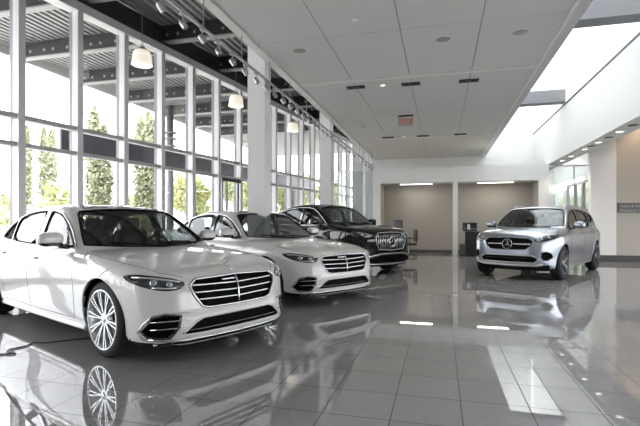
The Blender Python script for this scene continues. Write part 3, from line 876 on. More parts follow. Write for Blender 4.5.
def floor_material():
    m, nt, b = node_mat('polished_floor_tile')
    tc = nt.nodes.new('ShaderNodeTexCoord'); mp = nt.nodes.new('ShaderNodeMapping')
    mp.inputs['Location'].default_value = (-.14 + 45, -.20 + 45, 0)
    br = nt.nodes.new('ShaderNodeTexBrick')
    br.offset = 0; br.squash = 1
    br.inputs['Color1'].default_value = (*FLOOR_A, 1); br.inputs['Color2'].default_value = (*FLOOR_B, 1)
    br.inputs['Mortar'].default_value = (.06, .06, .06, 1)
    br.inputs['Scale'].default_value = 1.; br.inputs['Mortar Size'].default_value = .004
    br.inputs['Mortar Smooth'].default_value = .2; br.inputs['Bias'].default_value = 0
    br.inputs['Brick Width'].default_value = .45; br.inputs['Row Height'].default_value = .45
    nz = nt.nodes.new('ShaderNodeTexNoise'); nz.inputs['Scale'].default_value = 9; nz.inputs['Detail'].default_value = 6
    mx = nt.nodes.new('ShaderNodeMix'); mx.data_type = 'RGBA'; mx.blend_type = 'MULTIPLY'; mx.inputs[0].default_value = .22
    L = nt.links.new
    L(tc.outputs['Object'], mp.inputs[0]); L(mp.outputs[0], br.inputs['Vector']); L(tc.outputs['Object'], nz.inputs['Vector'])
    L(br.outputs['Color'], mx.inputs[6]); L(nz.outputs['Color'], mx.inputs[7]); L(mx.outputs[2], b.inputs['Base Color'])
    rg = nt.nodes.new('ShaderNodeMapRange'); rg.inputs[3].default_value = .02; rg.inputs[4].default_value = .35
    L(br.outputs['Fac'], rg.inputs[0]); L(rg.outputs[0], b.inputs['Roughness'])
    sg = nt.nodes.new('ShaderNodeMapRange'); sg.inputs[3].default_value = .8; sg.inputs[4].default_value = .02
    L(br.outputs['Fac'], sg.inputs[0]); L(sg.outputs[0], b.inputs['Specular IOR Level'])
    b.inputs['IOR'].default_value = 2.0
    MATS['floor'] = m
    return m

FLOOR_A = (.325, .315, .315); FLOOR_B = (.36, .35, .35)
floor_material()
pbr('white_wall', (.84, .84, .83), .6); pbr('ceiling_paint', (.74, .74, .74), .75); pbr('ceiling_warm_bounce', (.74, .71, .65), .75)
pbr('ceiling_trim', (.85, .85, .84), .6); pbr('joint_dark', (.05, .05, .05), .8); pbr('beam_grey', (.20, .20, .22), .6); pbr('beige_wall', (.50, .47, .43), .7)
pbr('alcove_wall', (.38, .35, .31), .8, noise=.04, nscale=3); pbr('front_wall', (.36, .35, .34), .7); pbr('base_dark', (.07, .07, .07), .5)
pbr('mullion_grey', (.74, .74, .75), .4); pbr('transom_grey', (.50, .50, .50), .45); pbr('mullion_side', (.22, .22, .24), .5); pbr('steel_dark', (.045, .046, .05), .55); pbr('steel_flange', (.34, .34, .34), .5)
pbr('deck_metal', (.36, .36, .365), .5, .2); pbr('eave_white', (.8, .8, .8), .5)
pbr('track_metal', (.42, .42, .42), .35, .5); pbr('black_plastic', (.012, .012, .012), .45); pbr('dark_steel_post', (.20, .21, .22), .5)
pbr('lamp_glow', (1, 1, 1), .5, emit=(1, .93, .82), estr=1.1); pbr('shade_glow', (.80, .78, .73), .4, emit=(1, .9, .74), estr=.3)
pbr('lamp_dim', (1, 1, 1), .5, emit=(1, .93, .82), estr=.7); pbr('strip_glow', (1, 1, 1), .5, emit=(1, .97, .9), estr=2.5)
pbr('sign_plate', (.12, .12, .12), .35, .4); pbr('sign_letter', (.42, .43, .44), .4); pbr('exit_red', (.55, .16, .13), .5, emit=(1, .2, .15), estr=.06); glass_mat('exit_plate', (.85, .80, .80))
pbr('leaf_cypress', (.26, .28, .16), .7, noise=.5, nscale=3); pbr('leaf_green', (.30, .34, .16), .7, noise=.5, nscale=3); pbr('leaf_light', (.48, .50, .24), .7, noise=.4, nscale=3)
pbr('bark', (.10, .075, .055), .9, bump=.5, noise=.3); pbr('pavement', (.5, .49, .47), .85, noise=.1, nscale=2); pbr('canopy_slate', (.09, .088, .115), .45)
pbr('cream', (.5, .47, .42), .6); pbr('screen', (.02, .02, .025), .1, coat=1); pbr('screen_mark', (.6, .6, .6), .5)
glass_mat('window_glass', (.93, .935, .935)); glass_mat('skylight_glass', (.74, .76, .76)); glass_mat('partition_glass', (.93, .955, .945), ior=1.45)
pbr('clamp', (.6, .6, .6), .25, 1)

def struct(o): o['kind'] = 'structure'; return o
def box(name, lo, hi, mat, parent=None, bev=0.):
    return MB().box(lo, hi, bev).build(name, MATS[mat], parent)

# floor and ground
struct(box('floor', (-8.6, -6, -.12), (9.1, 30, 0), 'floor'))
struct(box('ground', (-70, -30, -.4), (60, 80, -.14), 'pavement'))

# --- glazed curtain wall on the left, a little out of square with the ceiling
CW_D = Vector((.139, .9903, 0)); CW_N = Vector((-.9903, .139, 0)); CW_O = CW_N * 8.6
def cw(t, off=0., z=0.): return CW_O + CW_D * t + CW_N * off + Vector((0, 0, z))
CW_R = Matrix(((CW_D.x, CW_N.x, 0), (CW_D.y, CW_N.y, 0), (0, 0, 1)))
def cw_box(name, t0, t1, o0, o1, z0, z1, mat, parent):
    mb = MB(); mb.box((t0, o0, z0), (t1, o1, z1))
    for v in mb.bm.verts: v.co = CW_R @ v.co + CW_O
    return mb.build(name, MATS[mat], parent)
PITCH = 1.25; K0, K1 = -9, 16
win = struct(empty('window_1'))
for k in range(K0, K1 + 1):
    t = 5.61 + PITCH * k
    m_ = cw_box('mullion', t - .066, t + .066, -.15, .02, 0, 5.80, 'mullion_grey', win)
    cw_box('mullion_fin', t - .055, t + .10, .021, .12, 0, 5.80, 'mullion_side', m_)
for z0, z1 in ((2.69, 2.77), (3.21, 3.30), (.0, .12)):
    cw_box('transom', 5.61 + PITCH * K0, 5.61 + PITCH * K1, -.11, .05, z0, z1, 'transom_grey', win)
cw_box('top_rail', 5.61 + PITCH * K0, 5.61 + PITCH * K1, -.17, .10, 5.76, 5.95, 'mullion_grey', win)
cw_box('top_rail_cap', 5.61 + PITCH * K0, 5.61 + PITCH * K1, -.19, .12, 5.951, 6.02, 'steel_dark', win)
for k in range(K0, K1):
    a = 5.61 + PITCH * k + .067; b = a + PITCH - .134
    for z0, z1 in ((.121, 2.689), (2.771, 3.209), (3.301, 5.759)):
        cw_box('pane', a, b, -.004, .004, z0, z1, 'window_glass', win)
# door in the glazing
dk = 5
t0 = 5.61 + PITCH * dk + .12
dr = struct(empty('door_1'))
cw_box('door_header', t0 - .04, t0 + PITCH - .2, -.19, -.166, 2.58, 2.69, 'steel_dark', dr)
cw_box('door_post', t0 + .14, t0 + .26, -.20, -.166, 0.0, 2.58, 'mullion_grey', dr)
cw_box('door_frame', t0 + .82, t0 + .90, -.20, -.166, 0.0, 2.58, 'dark_steel_post', dr)

# --- roof deck and beams
deck = MB(); prof = []
x = -12.5
while x < -2.2:
    prof += [(x, 6.60), (x + .075, 6.60), (x + .10, 6.53), (x + .175, 6.53)]
    x += .20
for (xa, za), (xb, zb) in zip(prof[:-1], prof[1:]):
    deck.quad((xa, -8, za), (xb, -8, zb), (xb, 34, zb), (xa, 34, za))
struct(deck.build('roof_deck', MATS['deck_metal']))
struct(box('roof', (-12.6, -8, 6.62), (2.0, 34, 6.85), 'steel_dark'))
struct(box('trim_1', (-12.72, -8, 6.28), (-12.55, 34, 6.86), 'eave_white'))
for i, y in enumerate([-1.6, .85, 3.3, 5.75, 8.2, 10.65, 13.1, 15.55, 18.0, 20.45, 22.9]):
    b = struct(empty('beam', (0, y, 0)))
    box('web', (-12.4, -.02, 6.12), (-2.4, .02, 6.50), 'steel_dark', b)
    box('flange', (-12.4, -.10, 6.08), (-2.4, .10, 6.119), 'steel_flange', b)
    box('flange', (-12.4, -.10, 6.501), (-2.4, .10, 6.525), 'steel_dark', b)
    for k in range(12):
        for dx in (0, .32):
            xx = -12.0 + k * .82 + dx
            if xx < -2.6:
                mb = MB(); mb.lathe([(0, -.034), (.045, -.03), (.045, -.021), (0, -.021)], 12, 'y'); o = mb.build('web_disc', MATS['steel_flange'], b); o.location = (xx, 0, 6.30)  # pairs of small pale discs along the web
# edge girder over the glazing
g = struct(empty('beam'))
cw_box('web', -6, 30, -.03, .03, 6.03, 6.50, 'steel_dark', g)
cw_box('flange', -6, 30, -.12, .12, 6.021, 6.03, 'steel_dark', g)

# --- columns
for y in (7.83, 13.1, 18.55):
    c = box('column', (-3.50, y, 0), (-3.15, y + .30, 6.5), 'white_wall', None, .006); struct(c)
    mb = MB()
    for z in (1.6, 2.7, 3.8):
        mb.box((-3.502, y - .002, z), (-3.148, y + .302, z + .006))
    mb.build('joint', MATS['ceiling_trim'], c)

# --- suspended ceiling in three fields
ce = struct(empty('ceiling'))
def ceil_field(y0, y1, mat, xs, ys):
    X = [-2.98] + xs + [1.80]; Y = [y0] + ys + [y1]
    for i in range(len(X) - 1):
        for j in range(len(Y) - 1):
            box('ceiling_panel', (X[i] + .006, Y[j] + .006, H_CEIL), (X[i + 1] - .006, Y[j + 1] - .006, H_CEIL + .04), mat, ce)
ceil_field(-5.9, 9.36, 'ceiling_paint', [-1.80, -.60, .60], [-3.3, -.7, 1.9, 4.5, 7.1])
ceil_field(9.50, 16.20, 'ceiling_paint', [-1.80, -.60, .60], [12.9])
ceil_field(16.32, 21.7, 'ceiling_warm_bounce', [-.60], [])  # warm bounced light is put into the colour of this far field
box('ceiling_core', (-2.98, -5.9, H_CEIL + .041), (1.80, 21.7, H_CEIL + .34), 'joint_dark', ce)
for y0, y1 in ((9.37, 9.49), (16.21, 16.31)):
    box('ceiling_band', (-2.98, y0, H_CEIL - .015), (1.80, y1, H_CEIL + .03), 'ceiling_trim', ce)
box('ceiling_edge', (-3.13, -5.9, H_CEIL - .03), (-2.99, 21.7, H_CEIL + .36), 'ceiling_trim', ce)
box('ceiling_edge', (1.801, -5.9, H_CEIL - .02), (1.845, 21.7, H_CEIL + .36), 'ceiling_trim', ce)
box('ceiling_edge', (1.846, -5.9, H_CEIL), (2.0, 21.7, H_CEIL + .36), 'ceiling_paint', ce)

# --- skylight well on the right
struct(box('wall_skylight', (1.86, -5.9, H_CEIL + .361), (2.0, 21.69, 7.3), 'white_wall'))
bk = struct(box('wall_right', (3.95, -5.9, 3.45), (4.49, 21.69, 7.3), 'white_wall'))
box('joint', (3.94, -5.9, 5.10), (3.9495, 21.69, 5.16), 'black_plastic', bk)
struct(box('wall_back', (-3.3, 21.7, 0), (3.94, 21.9, 7.3), 'white_wall'))
struct(box('wall_back_return', (-3.5, 21.7, 0), (-3.301, 27.0, 6.5), 'white_wall'))
struct(box('wall_back_left', (-4.6, 27.0, 0), (-3.301, 27.2, 6.5), 'white_wall'))
sk = struct(empty('window_2'))
for y in [-5.9 + 2.3 * k for k in range(13)]:
    box('glazing_bar', (2.0, y, 7.30), (3.95, y + .06, 7.38), 'mullion_grey', sk)
    if y + 2.3 < 22: box('pane', (2.0, y + .065, 7.33), (3.95, y + 2.295, 7.345), 'skylight_glass', sk)
for y in (16.2, 9.75, 2.8):
    struct(box('beam', (2.0, y, 5.20), (3.95, y + .42, 5.60), 'beam_grey'))

# --- right hand room: corridor, sign wall
struct(box('wall_sign', (5.47, 16.42, 0), (9.0, 16.62, 5.2), 'beige_wall'))
struct(box('column', (4.74, 16.40, 0), (5.468, 16.70, 5.2), 'white_wall'))
struct(box('wall_side', (9.0, -5.9, 0), (9.2, 16.62, .4), 'beige_wall'))
struct(box('wall_side', (9.0, -5.9, 2.2), (9.2, 16.62, 5.2), 'beige_wall'))
struct(box('wall_side', (9.0, 15.4, .401), (9.2, 16.62, 2.199), 'beige_wall'))
ws = struct(empty('added_fill_window'))  # unseen window row, added to let daylight into the right hand room
for k in range(12):
    y = -5.9 + 1.9 * k
    if y < 15.3: box('mullion', (9.02, y, .401), (9.18, y + .09, 2.199), 'mullion_grey', ws)
    if y + 1.9 < 15.4: box('pane', (9.09, y + .095, .41), (9.10, y + 1.895, 2.19), 'window_glass', ws)
struct(box('ceiling_side', (4.50, -5.9, 5.2), (9.2, 28, 5.35), 'white_wall'))
struct(box('baseboard_right', (4.72, 16.38, 0), (9.0, 16.399, .20), 'base_dark'))
struct(box('ceiling_corridor', (3.95, 21.7, 4.6), (4.499, 28, 4.8), 'white_wall'))
cw_ = struct(empty('window_3'))
def wseg(name, y0, y1, z0, z1, mat, x0=6.2, x1=6.35, parent=None):
    return box(name, (x0, y0, z0), (x1, y1, z1), mat, parent)
for n, (y0, y1, z0, z1) in {'wall_corridor': (16.71, 28, 3.12, 5.2)}.items(): struct(wseg(n, y0, y1, z0, z1, 'white_wall'))
for y0, y1 in ((16.71, 21.4), (25.3, 26.0), (27.5, 28)): struct(wseg('wall_corridor', y0, y1, 0, 3.119, 'white_wall'))
struct(wseg('wall_corridor', 21.4, 25.3, 0, .3, 'white_wall'))
for y in (21.4, 22.65, 23.9, 25.2): box('mullion', (6.21, y, .301), (6.33, y + .16, 3.118), 'mullion_side', cw_)
for z in (.301, 1.75, 3.03): box('transom', (6.22, 21.49, z), (6.32, 25.2, z + .10), 'mullion_side', cw_)
for y in (21.5, 22.75, 24.0): box('pane', (6.265, y + .07, .405), (6.275, y + 1.14, 3.02), 'skylight_glass', cw_)
box('pane', (6.265, 26.01, .01), (6.275, 27.49, 3.11), 'skylight_glass', cw_)
struct(box('wall_corridor_end', (3.95, 28.01, 0), (6.35, 28.2, 5.35), 'white_wall'))
struct(box('wall_corridor_side', (3.96, 19.3, 0), (4.05, 27.99, 3.44), 'white_wall'))
# front wall behind the viewpoint and far left closure
struct(box('wall_front', (-9.2, -6.1, 0), (9.2, -5.91, 7.3), 'front_wall'))

# --- alcove portal
al = struct(empty('wall_alcove', (0, 18.1, 0)))
box('post', (-2.62, 0, 0), (-2.31, 1.0, 2.815), 'white_wall', al)
box('post', (3.51, 0, 0), (3.86, 1.0, 2.815), 'white_wall', al)
box('post', (.48, 0, 0), (.66, .20, 2.815), 'white_wall', al)
box('header', (-2.62, 0, 2.816), (3.86, 1.0, 3.40), 'white_wall', al)
box('back_panel', (-2.31, .95, 0), (3.51, 1.0, 2.815), 'alcove_wall', al)
box('side_panel', (-2.309, .005, 0), (-2.29, .949, 2.815), 'alcove_wall', al)
box('side_panel', (3.49, .005, 0), (3.509, .949, 2.815), 'alcove_wall', al)
for x0, x1 in ((-2.28, .47), (.67, 3.48)):
    box('baseboard', (x0, .90, 0), (x1, .949, .13), 'base_dark', al)
for x0, x1, w in ((-1.54, -.30, 'left'), (1.40, 2.67, 'right')):
    o = empty('ceiling_light', (0, 18.1, 0))
    tag(o, 'slim white linear light under the header of the alcove bay ' + ('beside the dark coupe' if w == 'left' else 'above the silver car'), 'light', 'linear lights in the alcove')
    box('light_housing', (x0 - .02, .10, 2.775), (x1 + .02, .32, 2.814), 'ceiling_trim', o)
    box('diffuser', (x0, .12, 2.765), (x1, .30, 2.7745), 'strip_glow', o)

# --- frameless glass screens either side of the portal
def screen(name, x0, x1, y, z1, posts, label):
    o = empty(name, (0, y, 0)); tag(o, label, 'glass partition')
    n = len(posts) - 1
    for a, b in zip(posts[:-1], posts[1:]):
        box('glass_panel', (a + .01, -.006, .02), (b - .01, .006, z1 - .03), 'partition_glass', o)
    box('head_rail', (x0, -.02, z1 - .03), (x1, .02, z1 + .015), 'ceiling_trim', o)
    box('floor_rail', (x0, -.02, 0), (x1, .02, .02), 'clamp', o)
    return o
s1 = screen('glass_screen', -4.4, -2.63, 18.3, 3.36, [-4.4, -3.52, -2.63] if False else [-4.4, -2.63], 'clear frameless glass screen between the far white column and the alcove')
mb = MB(); mb.tube([(-2.72, 0, 3.38), (-2.72, 0, H_CEIL - .02)], .012, 8); mb.sphere((-2.72, 0, 3.39), .05); mb.build('hanger_rod', MATS['clamp'], s1, True)
s2 = screen('glass_screen', 3.87, 5.3, 18.25, 3.33, [3.87, 4.72, 5.28], 'clear frameless glass screen with header rail beside the silver car')
mb = MB(); mb.tube([(4.72, -.03, .02), (4.72, -.03, 3.3)], .018, 8); mb.build('screen_post', MATS['clamp'], s2, True)

def lettering(text, size, mat, parent, loc, align='LEFT'):
    cu = bpy.data.curves.new('lettering', 'FONT'); cu.body = text; cu.size = size; cu.extrude = .004; cu.align_x = align
    t = bpy.data.objects.new('lettering_curve', cu); COL.objects.link(t)
    bpy.context.view_layer.update()
    me = bpy.data.meshes.new_from_object(t.evaluated_get(bpy.context.evaluated_depsgraph_get()))
    bpy.data.objects.remove(t); bpy.data.curves.remove(cu); me.materials.clear(); me.name = 'lettering'
    o = mesh_obj('lettering', me, MATS[mat], parent); o.location = loc; o.rotation_euler = (PI / 2, 0, 0)
    return o
# --- sign on the beige wall
sg = empty('wall_sign_board', (6.35, 16.418, 1.72)); tag(sg, 'dark grey sign board with two lines of lettering on the beige wall', 'sign')
box('board', (-.84, -.05, -.16), (.84, -.001, .16), 'sign_plate', sg)
for z, tx, sz in ((.02, 'Sales & Service', .135), (-.125, 'Delivery Center', .135)):
    lettering(tx, sz, 'sign_letter', sg, (-.79, -.056, z))

# --- EXIT sign under the ceiling
ex = empty('exit_sign', (-.93, 12.85, 4.10)); tag(ex, 'small red EXIT sign hanging under the grey ceiling', 'sign')
box('plate', (-.20, -.012, -.13), (.20, .012, .10), 'exit_plate', ex)
box('mount', (-.21, -.03, .135), (.21, .03, .169), 'black_plastic', ex)
lettering('EXIT', .19, 'exit_red', ex, (0, -.018, -.08), 'CENTER')

# --- ceiling fittings
def downlight(name, x, y, z, lit, label, group, r=.075):
    o = empty(name, (x, y, z)); tag(o, label, 'light', group)
    mb = MB(); mb.lathe([(r * .72, .0), (r, -.004), (r, .0), (r * .7, .012)], 20, closed=True); mb.build('trim_ring', MATS['ceiling_trim' if lit else 'black_plastic'], o, True)
    mb = MB(); mb.lathe([(0, -.002), (r * .72, -.002), (r * .72, .0), (0, .0)], 20); mb.build('lamp_face', MATS[('lamp_glow' if z < 4 else 'lamp_dim') if lit else 'black_plastic'], o)
    return o
def spot_light(x, y, z, e, size=1.9, blend=.6, col=(1, .88, .72), tgt=None):
    l = bpy.data.lights.new('downlight_beam', 'SPOT'); l.energy = e; l.spot_size = size; l.spot_blend = blend; l.color = col; l.shadow_soft_size = .06
    o = bpy.data.objects.new('downlight_beam', l); COL.objects.link(o); o.location = (x, y, z)
    if tgt: o.rotation_euler = (Vector(tgt) - Vector((x, y, z))).to_track_quat('-Z', 'Y').to_euler()
    return o
SOFF = [(4.20, 11.6, 0), (4.20, 12.4, 1), (4.20, 13.1, 0), (4.20, 13.9, 1), (4.20, 14.5, 0), (4.20, 15.1, 1), (4.20, 16.6, 1), (4.20, 17.7, 1)]
for x, y, lit in SOFF:
    downlight('downlight', x, y, 3.449, lit, ('lit' if lit else 'unlit black') + ' round downlight in the soffit under the white wall', ('lit' if lit else 'dark') + ' downlights in the soffit', .11)
    if lit: spot_light(x, y, 3.42, 18)
def twin(x, y, k):
    o = empty('recessed_spotlight', (x, y, H_CEIL)); tag(o, None, None)
    box('recess_frame', (-.20, -.095, -.02), (.20, .095, -.001), 'black_plastic', o)
    for dx in (-.1, .1):
        mb = MB(); mb.lathe([(0, -.03), (.05, -.03), (.058, -.0125), (0, -.0125)], 16); h = mb.build('lamp_head', MATS['black_plastic'], o, True); h.location = (dx, 0, 0)
    return o
names = {-1.81: 'near the column side', -.61: 'in the middle', .59: 'near the skylight side', -1.78: 'near the column side', -.58: 'in the middle', .67: 'near the skylight side'}
for x, y in ((-1.81, 9.87), (-.61, 9.94), (.59, 10.02), (-1.78, 16.03), (-.58, 16.05), (.67, 16.05)):
    o = twin(x, y, 0)
    tag(o, 'black twin recessed spotlight just behind the ' + ('near' if y < 12 else 'far') + ' ceiling band, ' + names[x], 'light', 'twin recessed spotlights')
downlight('downlight', -1.21, 9.91, H_CEIL - .001, 1, 'small lit round downlight between two black twin spotlights of the near row', None, .07)
downlight('downlight', -1.23, 16.02, H_CEIL - .001, 1, 'small lit round downlight between two black twin spotlights of the far row', None, .07)
spot_light(-1.21, 9.91, H_CEIL - .04, 40); spot_light(-1.23, 16.02, H_CEIL - .04, 60)
for x, y, lb in ((-2.38, 7.52, 'round flush ceiling speaker near the white column'), (.05, 7.65, 'round flush ceiling speaker in the middle of the ceiling'), (1.22, 7.68, 'round flush ceiling speaker near the skylight edge')):
    o = empty('ceiling_speaker', (x, y, H_CEIL)); tag(o, lb, 'speaker', 'ceiling speakers')
    mb = MB(); mb.lathe([(0, -.012), (.105, -.010), (.115, -.006), (.118, -.001), (0, -.001)], 28); mb.build('speaker_grille', MATS['ceiling_paint2'] if 'ceiling_paint2' in MATS else MATS['track_metal'], o, True)
    mb = MB(); mb.lathe([(.118, -.001), (.118, -.008), (.135, -.006), (.137, -.001)], 28, closed=True); mb.build('speaker_ring', MATS['ceiling_trim'], o, True)
for x, y, lb in ((-1.21, 6.56, 'small white smoke detector on the near ceiling field'), (-2.29, 13.94, 'small white smoke detector on the ceiling beyond the near band')):
    o = empty('smoke_detector', (x, y, H_CEIL)); tag(o, lb, 'smoke detector')
    mb = MB(); mb.lathe([(0, -.045), (.03, -.045), (.05, -.03), (.055, -.001), (0, -.001)], 20); mb.build('detector_body', MATS['ceiling_trim'], o, True)

# --- track lighting along the ceiling edge
TX, TZ = -3.05, 3.85
tr = empty('track_rail', (TX, 0, TZ)); tag(tr, 'long grey lighting track hung on rods along the ceiling edge', 'lighting track')
box('rail', (-.02, 2.0, -.015), (.02, 21.4, .015), 'track_metal', tr)
y = 3.0
while y < 21.4:
    mb = MB(); mb.tube([(0, y, .016), (0, y, H_CEIL - TZ - .035)], .009, 6); mb.build('hanger_rod', MATS['track_metal'], tr); y += 1.2
proto = empty('track_spotlight', (TX, 0, TZ))
tag(proto, 'silver adjustable spotlight head clipped to the long ceiling edge track', 'spotlight', 'spotlights on the track')
mb = MB(); mb.box((-.025, -.05, -.045), (.025, .05, -.0155), .006); mb.tube([(0, 0, -.045), (0, 0, -.10)], .010, 8)
mb.build('adapter', MATS['track_metal'], proto)
mb = MB(); mb.tube([(-.043, 0, -.15), (-.045, 0, -.115), (-.03, 0, -.10), (.03, 0, -.10), (.045, 0, -.115), (.043, 0, -.15)], .007, 6); mb.build('yoke', MATS['track_metal'], proto)
mb = MB(); mb.lathe([(0, .06), (.024, .055), (.035, .03), (.039, -.055), (.033, -.055), (.024, -.03), (0, -.03)], 18)
hd = mb.build('lamp_head', MATS['track_metal'], proto, angle=40); hd.location = (0, 0, -.15); hd.rotation_euler = (.25, -.65, 0)
for q in (hd, proto.children[1]): pass
mb = MB(); mb.lathe([(0, -.035), (.026, -.035), (.026, -.029), (0, -.029)], 16); ln = mb.build('lens', MATS['lens_glass'] if 'lens_glass' in MATS else MATS['screen_mark'], hd)
y = 4.0; first = True; k = 0
while y < 21.2:
    o = proto if first else copy_tree(proto); first = False
    o.location = (TX, y, TZ); o.rotation_euler = (0, 0, (0, .5, -.3, .25, -.6)[k % 5]); y += .455 if y < 15 else .9; k += 1

# --- pendants
PEND = [((-6.46, 8.73, 4.95), 'glowing ribbed glass pendant lamp hanging nearest, before the tall windows'), ((-5.91, 12.39, 4.90), 'glowing ribbed glass pendant lamp just beside the near white column'),
        ((-5.56, 16.73, 4.98), 'small glowing glass pendant lamp between the first two white columns')]
pp = None
for (x, y, z), lb in PEND:
    if pp is None:
        pp = o = empty('pendant_lamp')
        mb = MB()
        prof = [(.10, .17), (.165, .15), (.19, .09), (.20, .04), (.192, .035), (.205, -.01), (.212, -.06), (.222, -.12), (.226, -.16), (.214, -.17), (.205, -.155)]
        mb.lathe(prof, 40); mb.lathe([(0, -.12), (.205, -.13)], 40)
        sh = mb.build('lamp_shade', MATS['shade_glow'], o, angle=60)
        mb = MB(); mb.lathe([(0, .25), (.05, .25), (.055, .20), (.10, .19), (.112, .16), (0, .16)], 24); mb.build('lamp_cap', MATS['track_metal'], o, angle=40)
        mb = MB()
        for a in (0, 2.1, 4.2): mb.tube([(.11 * math.cos(a), .11 * math.sin(a), .165), (.06 * math.cos(a), .06 * math.sin(a), .255), (0, 0, .32)], .006, 6)
        mb.build('yoke', MATS['track_metal'], o)
        mb = MB(); mb.tube([(0, 0, .25), (0, 0, 6.53 - 4.95)], .007, 6); mb.build('cord', MATS['track_metal'], o)
    else: o = copy_tree(pp)
    o.location = (x, y, z); tag(o, lb, 'lamp', 'pendant lamps')

# --- furniture at the far end
def office_chair(loc, rz, label, top=1.0):
    o = empty('office_chair', loc, rz); tag(o, label, 'chair')
    mb = MB(); mb.box((-.24, -.24, .43), (.24, .24, .51), .035, seg=3); mb.build('seat', MATS['black_plastic'], o, angle=40)
    mb = MB(); mb.box((-.22, -.27, .56), (.22, -.21, top), .03, seg=3); mb.tube([(0, -.15, .44), (0, -.27, .50), (0, -.26, .65)], .025, 8); mb.build('backrest', MATS['black_plastic'], o, angle=40)
    for s in (-1, 1):
        mb = MB(); mb.tube([(s * .24, .05, .46), (s * .29, .05, .50), (s * .29, .05, .68)], .014, 8); mb.box((s * .29 - .03, -.16, .68), (s * .29 + .03, .16, .71), .012); mb.build('armrest', MATS['black_plastic'], o, angle=40)
    mb = MB(); mb.tube([(0, 0, .09), (0, 0, .43)], .028, 10); mb.build('gas_lift', MATS['track_metal'], o, True)
    mb = MB()
    for k in range(5):
        a = 2 * PI * k / 5 + .3; mb.tube([(0, 0, .10), (.28 * math.cos(a), .28 * math.sin(a), .06)], .02, 8); mb.sphere((.28 * math.cos(a), .28 * math.sin(a), .03), .03, 1)
    mb.build('base', MATS['black_plastic'], o, True)
    return o
office_chair((-1.09, 16.6, 0), 1.9, 'black office chair with armrests beyond the front of the dark coupe')
office_chair((-1.70, 17.45, 0), 2.6, 'tall black high-backed office chair seen over the hood of the dark coupe', 1.36)
ki = empty('service_kiosk', (1.10, 17.55, 0)); tag(ki, 'black kiosk stand with a small screen beside the alcove post', 'kiosk')
box('plinth', (-.42, -.2, 0), (.40, .2, .06), 'black_plastic', ki)
box('cabinet', (-.20, -.16, .06), (.36, .18, .92), 'black_plastic', ki, .01)
box('side_shelf', (-.40, -.16, .06), (-.205, .18, .46), 'base_dark', ki, .01)
box('screen_frame', (-.29, -.06, .93), (.22, -.01, 1.25), 'black_plastic', ki, .01)
sc_ = box('screen', (-.27, -.066, .95), (.20, -.061, 1.23), 'screen', ki)
box('screen_image', (-.12, -.069, .99), (-.03, -.0665, 1.19), 'screen_mark', sc_)

# --- power lead on the floor by the near car
mb = MB()
mb.tube([(-3.45, 4.25, .008), (-3.62, 4.12, .008), (-3.79, 4.0, .008), (-3.89, 3.89, .008), (-4.0, 3.80, .008), (-4.12, 3.79, .008), (-4.07, 3.65, .008), (-4.12, 3.52, .008), (-4.10, 3.47, .008), (-4.0, 3.46, .008), (-3.93, 3.42, .008), (-4.06, 3.36, .008), (-4.4, 3.25, .008), (-4.9, 3.2, .008)], .007, 6)
tag(mb.build('power_cable', MATS['black_plastic'], None, True), 'thin black power cable lying looped on the tiles by the near white car', 'cable')

# ------------------------------------------------------------------ outside the glass
def leaf_mesh(name, pts, nrm, size, mat, parent, seed):
    rg = np.random.default_rng(seed); n = len(pts)
    a = nrm + rg.normal(0, .55, (n, 3)); a /= np.linalg.norm(a, axis=1, keepdims=True)
    u = np.cross(a, rg.normal(0, 1, (n, 3))); u /= np.linalg.norm(u, axis=1, keepdims=True); v = np.cross(a, u)
    s = size * rg.uniform(.6, 1.3, (n, 1))
    P = np.stack([pts - u * s, pts - v * s * .5, pts + u * s, pts + v * s * .5], 1).reshape(-1, 3)
    Q = np.arange(4 * n).reshape(-1, 4)
    me = np_mesh(name, P, Q); me.polygons.foreach_set('use_smooth', [False] * n)
    return mesh_obj(name, me, MATS[mat], parent)
def cypress(loc, h, r, label, seed, group):
    o = empty('cypress_tree', loc); tag(o, label, 'tree', group)
    rg = np.random.default_rng(seed); P = []; N = []
    ns = 4 if r > .5 else 1
    for k in range(ns):
        n = 1500 if ns > 1 else 2200
        sh = h * (1 if k == 0 else rg.uniform(.86, .97)); sr = r * (.62 if ns > 1 else 1); a0 = 2 * PI * k / ns + seed
        ox, oy = (r * .42 * math.cos(a0), r * .42 * math.sin(a0)) if ns > 1 else (0, 0)
        t = rg.uniform(0, 1, n) ** .85; a = rg.uniform(0, 2 * PI, n)
        rad = sr * np.minimum(1, (1 - t) * 4.5) ** .65 * np.minimum(1, .55 + t * 3) * (.85 + .15 * np.sin(a * 3 + t * 23) + .1 * np.sin(a * 5 - t * 41)) * rg.uniform(.55, 1.08, n)
        P.append(np.stack([ox + rad * np.cos(a), oy + rad * np.sin(a), .35 + t * (sh - .35)], 1)); N.append(np.stack([np.cos(a), np.sin(a), np.full(n, .7)], 1))
    leaf_mesh('foliage', np.concatenate(P), np.concatenate(N), .13, 'leaf_cypress', o, seed)
    mb = MB(); mb.tube([(0, 0, 0), (0, 0, h * .6)], [.12, .05], 8); mb.build('trunk', MATS['bark'], o, True)
